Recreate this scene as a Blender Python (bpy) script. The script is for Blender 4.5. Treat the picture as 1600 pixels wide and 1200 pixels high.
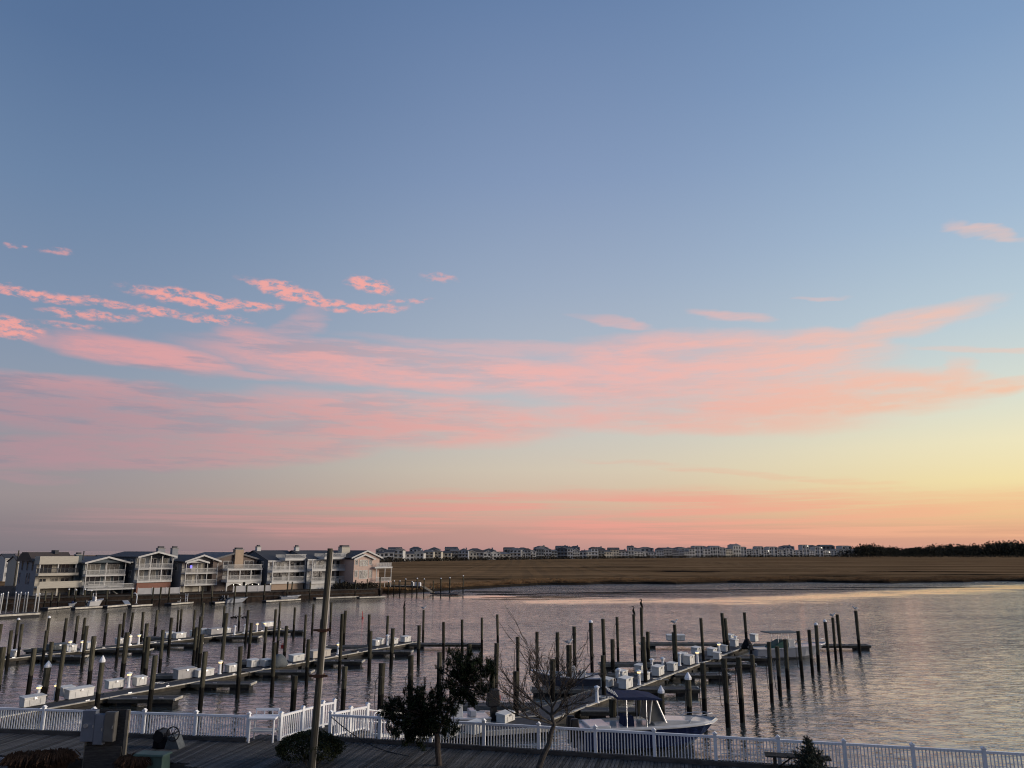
import bpy, bmesh, math, random
from mathutils import Vector, Matrix

for _o in list(bpy.data.objects):
    bpy.data.objects.remove(_o)
scene = bpy.context.scene
COL = scene.collection
PI = math.pi
R = math.radians
random.seed(7)

# ------------------------------------------------------------------ camera
CAM_H = 10.5                       # metres above the water, a third-floor balcony
FOC = 1160.0                       # focal length in pixels of the 1600 px wide photograph
PITCH = math.atan(260 / FOC)
cam_data = bpy.data.cameras.new('camera')
cam = bpy.data.objects.new('camera', cam_data)
COL.objects.link(cam)
cam.location = (0, 0, CAM_H)
cam.rotation_euler = (PI / 2 + PITCH, 0, 0)
cam_data.sensor_width = 36
cam_data.lens = FOC / 1600 * 36
cam_data.clip_start = 0.1
cam_data.clip_end = 20000
scene.camera = cam

# ------------------------------------------------------------------ exposure
scene.view_settings.view_transform = 'Standard'
scene.view_settings.look = 'None'
scene.view_settings.exposure = 0.0
scene.view_settings.gamma = 1.0
scene.view_settings.use_curve_mapping = False
scene.render.engine = 'CYCLES'
scene.cycles.max_bounces = 6
scene.cycles.use_denoising = True
scene.cycles.filter_width = 1.1
scene.cycles.use_adaptive_sampling = True
scene.cycles.adaptive_threshold = 0.02
scene.cycles.adaptive_min_samples = 10

# ------------------------------------------------------------------ sky
SUN_AZ = 54.0                      # centre of the glow, degrees to the right of the view
def lin(c):
    return tuple(((v / 255 + 0.055) / 1.055) ** 2.4 if v > 10 else v / 255 / 12.92 for v in c)

world = bpy.data.worlds.new('World')
scene.world = world
world.use_nodes = True
wn, wl = world.node_tree.nodes, world.node_tree.links
wn.clear()

def M(op, a, b=None, c=None, clamp=False):
    n = wn.new('ShaderNodeMath'); n.operation = op; n.use_clamp = clamp
    for i, v in enumerate((a, b, c)):
        if v is None: continue
        if isinstance(v, (int, float)): n.inputs[i].default_value = v
        else: wl.new(v, n.inputs[i])
    return n.outputs[0]
def VM(op, a, b, out=0):
    n = wn.new('ShaderNodeVectorMath'); n.operation = op
    for i, v in enumerate((a, b)):
        if v is None: continue
        if isinstance(v, tuple): n.inputs[i].default_value = v
        else: wl.new(v, n.inputs[i])
    return n.outputs['Value'] if op == 'DOT_PRODUCT' else n.outputs['Vector']
def ramp(fac, stops, interp='LINEAR'):
    n = wn.new('ShaderNodeValToRGB'); n.color_ramp.interpolation = interp
    el = n.color_ramp.elements
    while len(el) > 1: el.remove(el[0])
    el[0].position = stops[0][0]; el[0].color = (*stops[0][1], 1)
    for p, c in stops[1:]:
        e = el.new(p); e.color = (*c, 1)
    wl.new(fac, n.inputs[0])
    return n.outputs[0]
def mixc(f, a, b):
    n = wn.new('ShaderNodeMix'); n.data_type = 'RGBA'
    for i, v in ((0, f), (6, a), (7, b)):
        if isinstance(v, tuple): n.inputs[i].default_value = (*v, 1)
        elif isinstance(v, (int, float)): n.inputs[i].default_value = v
        else: wl.new(v, n.inputs[i])
    return n.outputs[2]
def sstep(v, lo, hi, t0=0.0, t1=1.0):
    n = wn.new('ShaderNodeMapRange'); n.interpolation_type = 'SMOOTHSTEP'
    wl.new(v, n.inputs[0])
    for i, x in enumerate((lo, hi, t0, t1)): n.inputs[i + 1].default_value = x
    return n.outputs[0]
def noise(vec, scale, detail=4, rough=0.55, dist=0.0):
    n = wn.new('ShaderNodeTexNoise')
    wl.new(vec, n.inputs['Vector'])
    n.inputs['Scale'].default_value = scale; n.inputs['Detail'].default_value = detail
    n.inputs['Roughness'].default_value = rough; n.inputs['Distortion'].default_value = dist
    return n.outputs[0]

tc = wn.new('ShaderNodeTexCoord')
sep = wn.new('ShaderNodeSeparateXYZ'); wl.new(tc.outputs['Generated'], sep.inputs[0])
dx, dy, dz = sep.outputs
EL = M('MULTIPLY', M('ARCSINE', dz), 180 / PI)                      # elevation, degrees
AZ = M('MULTIPLY', M('ARCTAN2', dx, dy), 180 / PI)                  # azimuth right of the view
hyp = M('SQRT', M('MAXIMUM', M('ADD', M('MULTIPLY', dx, dx), M('MULTIPLY', dy, dy)), 1e-6))
cosd = M('DIVIDE', M('ADD', M('MULTIPLY', dx, math.sin(R(SUN_AZ))), M('MULTIPLY', dy, math.cos(R(SUN_AZ)))), hyp)
DEL = M('MULTIPLY', M('ARCCOSINE', M('MINIMUM', M('MAXIMUM', cosd, -1.0), 1.0)), 180 / PI)
e01 = M('POWER', M('MAXIMUM', M('DIVIDE', EL, 90.0), 0.0), 0.5)     # finer steps near the horizon
def st(lst): return [(math.sqrt(e / 90.0), lin(c)) for e, c in lst]
far_side = ramp(e01, st([(0, (128, 120, 127)), (1.5, (140, 130, 135)), (3.5, (158, 147, 149)), (7, (154, 152, 160)),
                         (11, (146, 158, 176)), (16, (131, 150, 177)), (24, (111, 136, 170)), (33, (91, 118, 157)), (55, (68, 96, 140)), (90, (58, 84, 128))]))
mid_side = ramp(e01, st([(0, (192, 146, 142)), (1.5, (206, 158, 146)), (3.5, (216, 188, 164)), (6, (217, 204, 184)), (9, (206, 203, 196)),
                         (13, (184, 193, 203)), (20, (160, 176, 199)), (28, (136, 157, 191)), (40, (107, 133, 173)), (60, (78, 105, 149)), (90, (58, 84, 128))]))
sun_side = ramp(e01, st([(0, (206, 150, 138)), (1.2, (228, 172, 138)), (2.6, (245, 208, 152)), (4.5, (250, 231, 174)), (7, (245, 236, 197)),
                         (10, (224, 229, 214)), (15, (194, 212, 221)), (22, (165, 189, 214)), (33, (130, 159, 196)), (55, (84, 116, 162)), (90, (58, 84, 128))]))
base = mixc(sstep(DEL, 14, 52), sun_side, mid_side)
base = mixc(sstep(DEL, 46, 90), base, far_side)
# a little of the physical twilight sky keeps the unseen dome consistent
nishita = wn.new('ShaderNodeTexSky'); nishita.sky_type = 'NISHITA'; nishita.sun_disc = False
nishita.sun_elevation = R(1.0); nishita.sun_rotation = R(SUN_AZ + 38); nishita.altitude = 0; nishita.dust_density = 1.5; nishita.ozone_density = 2.0
nis = wn.new('ShaderNodeVectorMath'); nis.operation = 'SCALE'; wl.new(nishita.outputs[0], nis.inputs[0]); nis.inputs['Scale'].default_value = 0.1
base = mixc(0.06, base, nis.outputs[0])

# clouds: long wisps and rolls, each at its own azimuth and elevation
def azel(u, v):
    a, b = (u - 800) / FOC, (600 - v) / FOC
    c, s = math.cos(PITCH), math.sin(PITCH)
    x, y, w = a, c - b * s, s + b * c
    return math.degrees(math.atan2(x, y)), math.degrees(math.atan2(w, math.hypot(x, y)))
comb = wn.new('ShaderNodeCombineXYZ'); wl.new(AZ, comb.inputs[0]); wl.new(EL, comb.inputs[1]); comb.inputs[2].default_value = 1.0
P0 = comb.outputs[0]
streak = VM('MULTIPLY', P0, (0.05, 0.42, 1.0))
wrp = wn.new('ShaderNodeTexNoise'); wl.new(VM('MULTIPLY', P0, (0.09, 0.35, 1.0)), wrp.inputs['Vector'])
wrp.inputs['Scale'].default_value = 1.0; wrp.inputs['Detail'].default_value = 4; wrp.inputs['Roughness'].default_value = 0.6
offs = VM('MULTIPLY', VM('SUBTRACT', wrp.outputs['Color'], (0.5, 0.5, 0.5)), (7.0, 1.9, 0.0))
PW = VM('ADD', P0, offs)                                           # warped coordinates for the cirrus
wrp2 = wn.new('ShaderNodeTexNoise'); wl.new(VM('MULTIPLY', P0, (0.6, 1.1, 1.0)), wrp2.inputs['Vector'])
wrp2.inputs['Scale'].default_value = 1.0; wrp2.inputs['Detail'].default_value = 3; wrp2.inputs['Roughness'].default_value = 0.5
offs2 = VM('MULTIPLY', VM('SUBTRACT', wrp2.outputs['Color'], (0.5, 0.5, 0.5)), (2.2, 0.9, 0.0))
PK = VM('ADD', P0, offs2)                                          # for the small rolls
def blob(P, u, v, hu, hv, slope, k, inner=0.0):
    a0, e0 = azel(u, v)
    a1, e1 = azel(u + hu, v + slope * hu)
    a2, e2 = azel(u, v - hv)
    L = math.hypot(a1 - a0, e1 - e0); cs, sn = (a1 - a0) / L, (e1 - e0) / L
    W = abs(e2 - e0)
    X = VM('DOT_PRODUCT', P, (cs / L, sn / L, -(cs * a0 + sn * e0) / L))
    Y = VM('DOT_PRODUCT', P, (-sn / W, cs / W, -(-sn * a0 + cs * e0) / W))
    d2 = M('MULTIPLY_ADD', X, X, M('MULTIPLY', Y, Y))
    return sstep(d2, inner, 1.25, k, 0.0)
def union(P, rows):
    acc = None
    for r in rows:
        b = blob(P, *r)
        acc = b if acc is None else M('MAXIMUM', acc, b)
    return acc
rolls = union(PK, [(60, 462, 105, 11, .12, .9), (170, 474, 60, 9, .1, .7), (310, 468, 125, 15, .13, 1.), (400, 478, 60, 9, .0, .8), (465, 461, 100, 15, .27, 1.), (580, 447, 45, 14, .2, 1.),
                   (330, 498, 75, 10, .06, .8), (140, 493, 95, 10, .1, .75), (240, 487, 50, 12, .05, .85), (10, 512, 70, 20, .14, 1.), (110, 508, 60, 8, .1, .55),
                   (565, 482, 85, 8, 0, .8), (640, 471, 40, 7, -.1, .55), (25, 384, 20, 6, 0, .6), (88, 393, 40, 9, .1, .55), (690, 434, 40, 9, .15, .5)])
cirrus = union(PW, [(235, 554, 150, 24, .17, 1., .15), (350, 580, 140, 9, .12, .6), (440, 556, 95, 34, .34, .9, .1), (480, 512, 45, 26, -.7, .45), (90, 530, 110, 10, .25, .5),
                    (640, 578, 340, 34, .05, 1., .25), (860, 590, 300, 30, .06, 1., .2), (780, 545, 260, 16, .02, .5), (1120, 562, 300, 46, -.03, 1., .3), (1000, 605, 300, 40, .0, .9, .2), (1240, 617, 340, 42, -.02, 1., .3), (1400, 612, 200, 34, -.05, .95, .2),
                    (1570, 606, 110, 17, -.2, 1.), (1495, 588, 26, 26, .9, .75),
                    (1415, 508, 150, 22, -.27, .9), (1310, 536, 130, 24, .05, .95, .1), (960, 502, 72, 10, .2, .65), (1135, 495, 66, 8, .1, .65),
                    (1530, 367, 64, 11, .18, .65), (1300, 463, 55, 4, -.05, .5), (1540, 546, 120, 7, .02, .6),
                    (60, 606, 330, 30, .07, .95, .2), (300, 650, 620, 46, 0.02, .95, .3), (620, 655, 300, 46, .03, 1., .3), (200, 708, 400, 34, -.03, .95, .3), (480, 700, 160, 22, -.05, .9), (1050, 658, 360, 28, 0, .8, .1),
                    (40, 748, 110, 7, .06, .5)])
low = union(PW, [(600, 802, 520, 34, -.05, .9, .2), (900, 790, 500, 26, -.02, .8), (1180, 808, 560, 48, .0, 1., .3), (1650, 808, 420, 52, 0, .8, .2), (1150, 742, 340, 6, .06, .4), (1450, 768, 300, 8, .02, .5)])
n_str = noise(streak, 2.2, 5, .62)
n_fib = noise(VM('ADD', VM('MULTIPLY', P0, (0.10, 0.62, 1.0)), VM('MULTIPLY', offs, (0.05, 0.3, 0.0))), 2.6, 6, .66)
n_puf = noise(VM('MULTIPLY', P0, (1.1, 2.6, 1.0)), 1.25, 6, .62)
n_low = noise(VM('MULTIPLY', P0, (0.04, 1.3, 1.0)), 1.8, 5, .6)
cir_d = M('MULTIPLY', cirrus, M('MULTIPLY', sstep(n_fib, .28, .60, .55, 1.0), sstep(n_str, .30, .58, .70, 1.0)))
rol_d = sstep(M('MULTIPLY', rolls, sstep(n_puf, .30, .64, .08, 1.05)), .05, .95)
low_d = M('MULTIPLY', low, sstep(n_low, .36, .62, .12, 1.0))
# scattered thin cloud carries on round the rest of the dome
rest = M('MULTIPLY', M('MULTIPLY', sstep(M('ABSOLUTE', AZ), 40, 60), sstep(EL, 22, 10)), M('MULTIPLY', sstep(n_str, .45, .7), 0.7))
cir_d = M('MAXIMUM', cir_d, rest)
def az_cols(left, mid, right):
    return mixc(sstep(DEL, 46, 90), mixc(sstep(DEL, 12, 50), lin(right), lin(mid)), lin(left))
c_hi = az_cols((226, 160, 160), (242, 180, 172), (248, 196, 172))
c_lo = az_cols((180, 144, 153), (240, 172, 162), (246, 194, 160))
c_cir = mixc(sstep(EL, 13.5, 9), c_hi, c_lo)
c_cir = mixc(M('MULTIPLY', sstep(n_str, .52, .38), sstep(DEL, 30, 90, .15, .75)), c_cir, az_cols((146, 134, 152), (190, 168, 172), (214, 196, 178)))   # thicker, unlit stretches
c_low = az_cols((176, 142, 146), (236, 160, 146), (244, 188, 144))
sky = mixc(M('MULTIPLY', cir_d, .84), base, c_cir)
sky = mixc(M('MULTIPLY', low_d, .82), sky, c_low)
sky = mixc(M('MULTIPLY', rol_d, .95), sky, az_cols((238, 164, 158), (246, 172, 164), (248, 196, 172)))
bg = wn.new('ShaderNodeBackground'); wl.new(sky, bg.inputs[0]); bg.inputs[1].default_value = 1.0
wo = wn.new('ShaderNodeOutputWorld'); wl.new(bg.outputs[0], wo.inputs[0])

world.cycles.sampling_method = 'MANUAL'; world.cycles.sample_map_resolution = 128
# ------------------------------------------------------------------ sun: the warm afterglow low on the right
sun_data = bpy.data.lights.new('sun', 'SUN')
sun_data.energy = 3.0
sun_data.angle = R(24)
sun_data.color = (1.0, 0.86, 0.72)
sun = bpy.data.objects.new('sun', sun_data)
COL.objects.link(sun)
SUN_EL = R(14); _sa = R(SUN_AZ + 38)
sun.rotation_euler = Vector((math.sin(_sa) * math.cos(SUN_EL), math.cos(_sa) * math.cos(SUN_EL), math.sin(SUN_EL))).to_track_quat('Z', 'Y').to_euler()

# ------------------------------------------------------------------ where a point of the picture lies in the place
_c, _s = math.cos(PITCH), math.sin(PITCH)
def ray(u, v):
    a, b = (u - 800) / FOC, (600 - v) / FOC
    return a, _c - b * _s, _s + b * _c
def on(u, v, z=0.0):
    x, y, w = ray(u, v); t = (z - CAM_H) / w
    return Vector((x * t, y * t, z))
def at(u, v, depth):
    x, y, w = ray(u, v); t = depth / y
    return Vector((x * t, depth, CAM_H + w * t))

# ------------------------------------------------------------------ materials
MATS = {}
def pmat(name, c1, c2=None, scale=4.0, rough=0.7, bump=0.0, stretch=(1, 1, 1), detail=5, world_co=False, metallic=0.0, coat=0.0, per_object=0.0, spec=None):
    if spec is None: spec = .12 if rough >= .8 else .4
    m = bpy.data.materials.new(name); m.use_nodes = True
    nt = m.node_tree; N, L = nt.nodes, nt.links
    b = N['Principled BSDF']
    b.inputs['Roughness'].default_value = rough; b.inputs['Metallic'].default_value = metallic
    b.inputs['Coat Weight'].default_value = coat; b.inputs['Specular IOR Level'].default_value = spec
    if c2 is None: c2 = tuple(min(1, v * 0.72) for v in c1)
    tcn = N.new('ShaderNodeTexCoord')
    mp = N.new('ShaderNodeMapping'); mp.inputs['Scale'].default_value = stretch
    if world_co:
        g = N.new('ShaderNodeNewGeometry'); L.new(g.outputs['Position'], mp.inputs[0])
    else:
        L.new(tcn.outputs['Object'], mp.inputs[0])
    nz = N.new('ShaderNodeTexNoise'); nz.inputs['Scale'].default_value = scale; nz.inputs['Detail'].default_value = detail
    nz.inputs['Roughness'].default_value = 0.6
    L.new(mp.outputs[0], nz.inputs['Vector'])
    cr = N.new('ShaderNodeValToRGB'); cr.color_ramp.elements[0].position = 0.32; cr.color_ramp.elements[1].position = 0.68
    cr.color_ramp.elements[0].color = (*c2, 1); cr.color_ramp.elements[1].color = (*c1, 1)
    L.new(nz.outputs[0], cr.inputs[0])
    out = cr.outputs[0]
    if per_object:
        oi = N.new('ShaderNodeObjectInfo')
        mr = N.new('ShaderNodeMapRange'); L.new(oi.outputs['Random'], mr.inputs[0])
        mr.inputs[3].default_value = 1 - per_object; mr.inputs[4].default_value = 1 + per_object
        hs = N.new('ShaderNodeHueSaturation'); L.new(mr.outputs[0], hs.inputs['Value']); L.new(out, hs.inputs['Color']); out = hs.outputs[0]
    L.new(out, b.inputs['Base Color'])
    if bump:
        bp = N.new('ShaderNodeBump'); bp.inputs['Strength'].default_value = bump; bp.inputs['Distance'].default_value = 0.02
        L.new(nz.outputs[0], bp.inputs['Height']); L.new(bp.outputs[0], b.inputs['Normal'])
    MATS[name] = m
    return m
def emat(name, col, strength):
    m = bpy.data.materials.new(name); m.use_nodes = True
    b = m.node_tree.nodes['Principled BSDF']
    b.inputs['Base Color'].default_value = (*col, 1)
    b.inputs['Emission Color'].default_value = (*col, 1); b.inputs['Emission Strength'].default_value = strength
    MATS[name] = m; return m
pmat('vinyl', (.86, .86, .86), (.76, .77, .78), 1.5, .45, per_object=.04)
pmat('dock_box', (.74, .73, .685), (.58, .57, .53), 2.5, .5, per_object=.06)
pmat('box_grey', (.42, .41, .40), (.33, .32, .31), 2.5, .6)
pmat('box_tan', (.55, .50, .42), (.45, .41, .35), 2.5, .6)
pmat('dock_deck', (.085, .085, .09), (.05, .05, .054), 2.0, .85, stretch=(1, 6, 1), bump=.3)
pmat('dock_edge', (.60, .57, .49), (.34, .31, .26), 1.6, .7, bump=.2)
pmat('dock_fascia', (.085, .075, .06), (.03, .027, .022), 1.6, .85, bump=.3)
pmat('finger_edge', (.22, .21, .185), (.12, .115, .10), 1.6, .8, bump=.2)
pmat('bulkhead_wood', (.06, .042, .032), (.022, .017, .014), 1.5, .85, bump=.4)
pmat('dock_float', (.02, .02, .022), (.012, .012, .013), 3, .7)
pmat('rope', (.08, .07, .06), None, 8, .9)
pmat('white_rope', (.6, .58, .54), None, 8, .9)
pmat('plank', (.115, .112, .108), (.042, .042, .042), 2.2, .85, stretch=(7, 1, 1), bump=.35, per_object=.45)
pmat('deck_beam', (.11, .10, .09), (.06, .055, .05), 2.0, .85, stretch=(1, 5, 5), bump=.3)
pmat('pole_wood', (.105, .095, .07), (.05, .046, .036), 3.0, .85, stretch=(5, 5, .35), bump=.5)
pmat('bark', (.10, .082, .067), (.045, .038, .033), 9, .9, bump=.6)
pmat('bark_pale', (.095, .085, .074), (.045, .04, .036), 9, .9, bump=.6)
pmat('cabinet', (.17, .19, .23), (.13, .15, .18), 2.0, .5, metallic=.2)
pmat('cabinet_tan', (.13, .125, .115), (.10, .095, .085), 2.0, .55)
pmat('board_dark', (.075, .07, .065), (.035, .033, .031), 3, .85, stretch=(1, 1, 6), bump=.4)
pmat('board_post', (.25, .22, .17), (.15, .13, .10), 3, .85, stretch=(5, 5, .5), bump=.4)
pmat('black_paint', (.012, .012, .014), (.006, .006, .007), 4, .55)
pmat('black_cloth', (.02, .02, .024), (.008, .008, .01), 6, .9, bump=.5)
pmat('green_box', (.06, .11, .09), (.035, .07, .058), 2, .6)
pmat('dry_grass', (.075, .045, .03), (.03, .02, .014), 9, .95)
pmat('mulch', (.055, .042, .034), (.022, .018, .015), 7, .95, bump=.8, world_co=True)
pmat('stone', (.20, .21, .23), (.12, .125, .14), 3, .85, bump=.5)
pmat('gel_white', (.56, .56, .555), (.46, .46, .455), 1.2, .25, coat=.3)
pmat('gel_grey', (.36, .38, .42), (.28, .30, .34), 1.2, .3, coat=.3)
pmat('gel_dark', (.10, .11, .14), (.07, .075, .10), 1.2, .3, coat=.3)
pmat('navy', (.010, .016, .065), (.007, .011, .045), 1.2, .2, coat=.5)
pmat('navy_cloth', (.02, .03, .075), (.013, .02, .05), 5, .8)
pmat('green_tarp', (.012, .085, .065), (.008, .055, .045), 4, .6)
pmat('tarp_grey', (.11, .125, .13), (.07, .08, .085), 5, .7, bump=.5)
pmat('metal', (.55, .56, .58), (.42, .43, .45), 4, .35, metallic=.8)
pmat('red', (.42, .03, .02), (.28, .02, .015), 4, .5)
pmat('smoked', (.05, .06, .07), (.035, .04, .05), 2, .1)
pmat('glass_pane', (.035, .04, .045), (.02, .022, .026), 2, .12)
pmat('glass_pale', (.20, .19, .17), (.10, .10, .09), 1.5, .25)
pmat('gull_white', (.7, .7, .7), (.45, .46, .48), 8, .8)
pmat('bird_dark', (.02, .018, .016), (.01, .009, .008), 8, .8)
pmat('concrete', (.33, .32, .30), (.22, .21, .20), 2, .85, bump=.3)
pmat('rust_brown', (.13, .065, .04), (.06, .035, .025), 3, .85, bump=.4)
pmat('leaf_pine', (.022, .034, .016), (.009, .014, .007), 3, .9)
pmat('leaf_bush', (.045, .05, .02), (.02, .024, .010), 3, .9)
pmat('leaf_spruce', (.05, .06, .045), (.02, .028, .02), 3, .9)
pmat('woods', (.035, .036, .026), (.014, .015, .012), .25, .95, world_co=True)
pmat('scrub', (.06, .05, .035), (.025, .022, .016), .6, .95, world_co=True)
emat('lamp_warm', (1.0, .72, .36), 1.5)
emat('lamp_white', (1.0, .92, .78), 1.6)
emat('lamp_blue', (.25, .22, 1.0), 1.0)
emat('bulb', (1.0, .88, .68), 2.0)
pmat('clad_white', (.42, .42, .41), (.30, .30, .29), 2, .6)
for nm, c in dict(side_white=(.50, .50, .485), side_cream=(.46, .43, .36), side_tan=(.34, .25, .18), side_grey=(.24, .25, .27), side_teal=(.075, .097, .112), side_slate=(.105, .12, .14),  # slate, grey and brown darkened so side walls read as in shadow
                  side_pink=(.48, .355, .30), side_brown=(.13, .10, .085), side_blue=(.36, .38, .42), trim=(.54, .535, .51), roof_dark=(.055, .056, .062), roof_brown=(.085, .065, .052),
                  roof_grey=(.13, .13, .135), brick_red=(.22, .10, .07), rail_grey=(.55, .56, .56), fence_white=(.52, .51, .50), chimney_tan=(.36, .27, .19)).items():
    pmat(nm, c, tuple(v * .82 for v in c), 1.2, .75, bump=.15, stretch=(1, 1, 5) if nm.startswith('side') else (1, 1, 1))

def piling_mat():
    m = pmat('piling', (.095, .088, .062), (.034, .032, .024), 5.0, .85, stretch=(2, 2, .3), bump=.6, per_object=.3)
    N, L = m.node_tree.nodes, m.node_tree.links
    b = N['Principled BSDF']
    src = b.inputs['Base Color'].links[0].from_socket
    g = N.new('ShaderNodeNewGeometry'); sp = N.new('ShaderNodeSeparateXYZ'); L.new(g.outputs['Position'], sp.inputs[0])
    nz = N.new('ShaderNodeTexNoise'); nz.inputs['Scale'].default_value = 2.5; L.new(g.outputs['Position'], nz.inputs['Vector'])
    ad = N.new('ShaderNodeMath'); ad.operation = 'MULTIPLY_ADD'; L.new(nz.outputs[0], ad.inputs[0]); ad.inputs[1].default_value = .7; L.new(sp.outputs[2], ad.inputs[2])
    mr = N.new('ShaderNodeMapRange'); L.new(ad.outputs[0], mr.inputs[0]); mr.inputs[1].default_value = 1.72; mr.inputs[2].default_value = 1.82
    mx = N.new('ShaderNodeMix'); mx.data_type = 'RGBA'; L.new(mr.outputs[0], mx.inputs[0]); mx.inputs[6].default_value = (.012, .011, .009, 1); L.new(src, mx.inputs[7])
    L.new(mx.outputs[2], b.inputs['Base Color'])
piling_mat()

# ------------------------------------------------------------------ mesh helpers
class MB:
    def __init__(s): s.v, s.f = [], []
    def quad(s, a, b, c, d):
        n = len(s.v); s.v += [tuple(a), tuple(b), tuple(c), tuple(d)]; s.f.append((n, n + 1, n + 2, n + 3)); return s
    def tri(s, a, b, c):
        n = len(s.v); s.v += [tuple(a), tuple(b), tuple(c)]; s.f.append((n, n + 1, n + 2)); return s
    def box(s, x0, x1, y0, y1, z0, z1, taper=0.0):
        n = len(s.v); t = taper
        s.v += [(x0, y0, z0), (x1, y0, z0), (x1, y1, z0), (x0, y1, z0), (x0 + t, y0 + t, z1), (x1 - t, y0 + t, z1), (x1 - t, y1 - t, z1), (x0 + t, y1 - t, z1)]
        s.f += [tuple(n + i for i in q) for q in ((0, 3, 2, 1), (4, 5, 6, 7), (0, 1, 5, 4), (1, 2, 6, 5), (2, 3, 7, 6), (3, 0, 4, 7))]; return s
    def prism(s, pts, axis, a0, a1):
        # polygon pts in the two other axes, extruded along axis
        n = len(s.v); k = len(pts)
        for a in (a0, a1):
            for p, q in pts:
                s.v.append((a, p, q) if axis == 'x' else (p, a, q) if axis == 'y' else (p, q, a))
        s.f.append(tuple(n + i for i in range(k))[::-1]); s.f.append(tuple(n + k + i for i in range(k)))
        for i in range(k):
            j = (i + 1) % k; s.f.append((n + i, n + j, n + k + j, n + k + i))
        return s
    def tube(s, pts, r, seg=6, caps=True):
        pts = [Vector(p) for p in pts]
        rs = r if isinstance(r, (list, tuple)) else [r] * len(pts)
        n = len(s.v); prev = None
        for i, p in enumerate(pts):
            d = (pts[min(i + 1, len(pts) - 1)] - pts[max(i - 1, 0)]).normalized()
            ref = Vector((0, 0, 1)) if abs(d.z) < .9 else Vector((0, 1, 0))
            if prev is not None: ref = prev
            e1 = (ref - d * ref.dot(d))
            e1 = e1.normalized() if e1.length > 1e-5 else d.orthogonal().normalized()
            prev = e1; e2 = d.cross(e1)
            for k in range(seg):
                a = 2 * PI * k / seg
                s.v.append(tuple(p + (e1 * math.cos(a) + e2 * math.sin(a)) * rs[i]))
        for i in range(len(pts) - 1):
            for k in range(seg):
                j = (k + 1) % seg
                s.f.append((n + i * seg + k, n + i * seg + j, n + (i + 1) * seg + j, n + (i + 1) * seg + k))
        if caps:
            s.f.append(tuple(n + k for k in range(seg))[::-1]); m = n + (len(pts) - 1) * seg
            s.f.append(tuple(m + k for k in range(seg)))
        return s
    def lathe(s, prof, seg=12, cx=0, cy=0, sx=1, sy=1):
        n = len(s.v)
        for r, z in prof:
            for k in range(seg):
                a = 2 * PI * k / seg
                s.v.append((cx + r * sx * math.cos(a), cy + r * sy * math.sin(a), z))
        for i in range(len(prof) - 1):
            for k in range(seg):
                j = (k + 1) % seg
                s.f.append((n + i * seg + k, n + i * seg + j, n + (i + 1) * seg + j, n + (i + 1) * seg + k))
        s.f.append(tuple(n + k for k in range(seg))[::-1]); m = n + (len(prof) - 1) * seg
        s.f.append(tuple(m + k for k in range(seg)))
        return s
    def mesh(s, name, mat, smooth=False):
        me = bpy.data.meshes.new(name); me.from_pydata(s.v, [], s.f); me.update()
        if mat: me.materials.append(MATS[mat] if isinstance(mat, str) else mat)
        if smooth:
            for p in me.polygons: p.use_smooth = True
        return me
    def build(s, name, mat, parent=None, smooth=False, bevel=0.0):
        o = bpy.data.objects.new(name, s.mesh(name, mat, smooth)); COL.objects.link(o)
        if parent is not None: o.parent = parent
        if bevel:
            b = o.modifiers.new('edge', 'BEVEL'); b.width = bevel; b.segments = 2; b.limit_method = 'ANGLE'
        return o
def link(name, me, parent=None, loc=(0, 0, 0), rz=0.0, scale=None):
    o = bpy.data.objects.new(name, me); COL.objects.link(o); o.location = loc; o.rotation_euler = (0, 0, rz)
    if scale: o.scale = scale
    if parent is not None: o.parent = parent
    return o
def tag(o, label, cat, group=None):
    o['label'] = label; o['category'] = cat
    if group: o['group'] = group
    return o
def thing(name, label, cat, loc=(0, 0, 0), rz=0.0, group=None):
    o = bpy.data.objects.new(name, None); COL.objects.link(o); o.location = loc; o.rotation_euler = (0, 0, rz)
    o.empty_display_size = .2
    return tag(o, label, cat, group)
def struct(o): o['kind'] = 'structure'; return o
def stuff(o, label=None, cat=None):
    o['kind'] = 'stuff'
    if label: o['label'] = label; o['category'] = cat
    return o
ORD = ['zeroth', 'first', 'second', 'third', 'fourth', 'fifth', 'sixth', 'seventh', 'eighth', 'ninth', 'tenth', 'eleventh', 'twelfth', 'thirteenth', 'fourteenth', 'fifteenth', 'sixteenth', 'seventeenth',
       'eighteenth', 'nineteenth']
TENS = ['', '', 'twenty', 'thirty', 'forty', 'fifty', 'sixty', 'seventy', 'eighty', 'ninety']
TENTH = ['', '', 'twentieth', 'thirtieth', 'fortieth', 'fiftieth', 'sixtieth', 'seventieth', 'eightieth', 'ninetieth']
def ordn(i):
    if i < 20: return ORD[i]
    return TENTH[i // 10] if i % 10 == 0 else TENS[i // 10] + '-' + ORD[i % 10]

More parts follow.
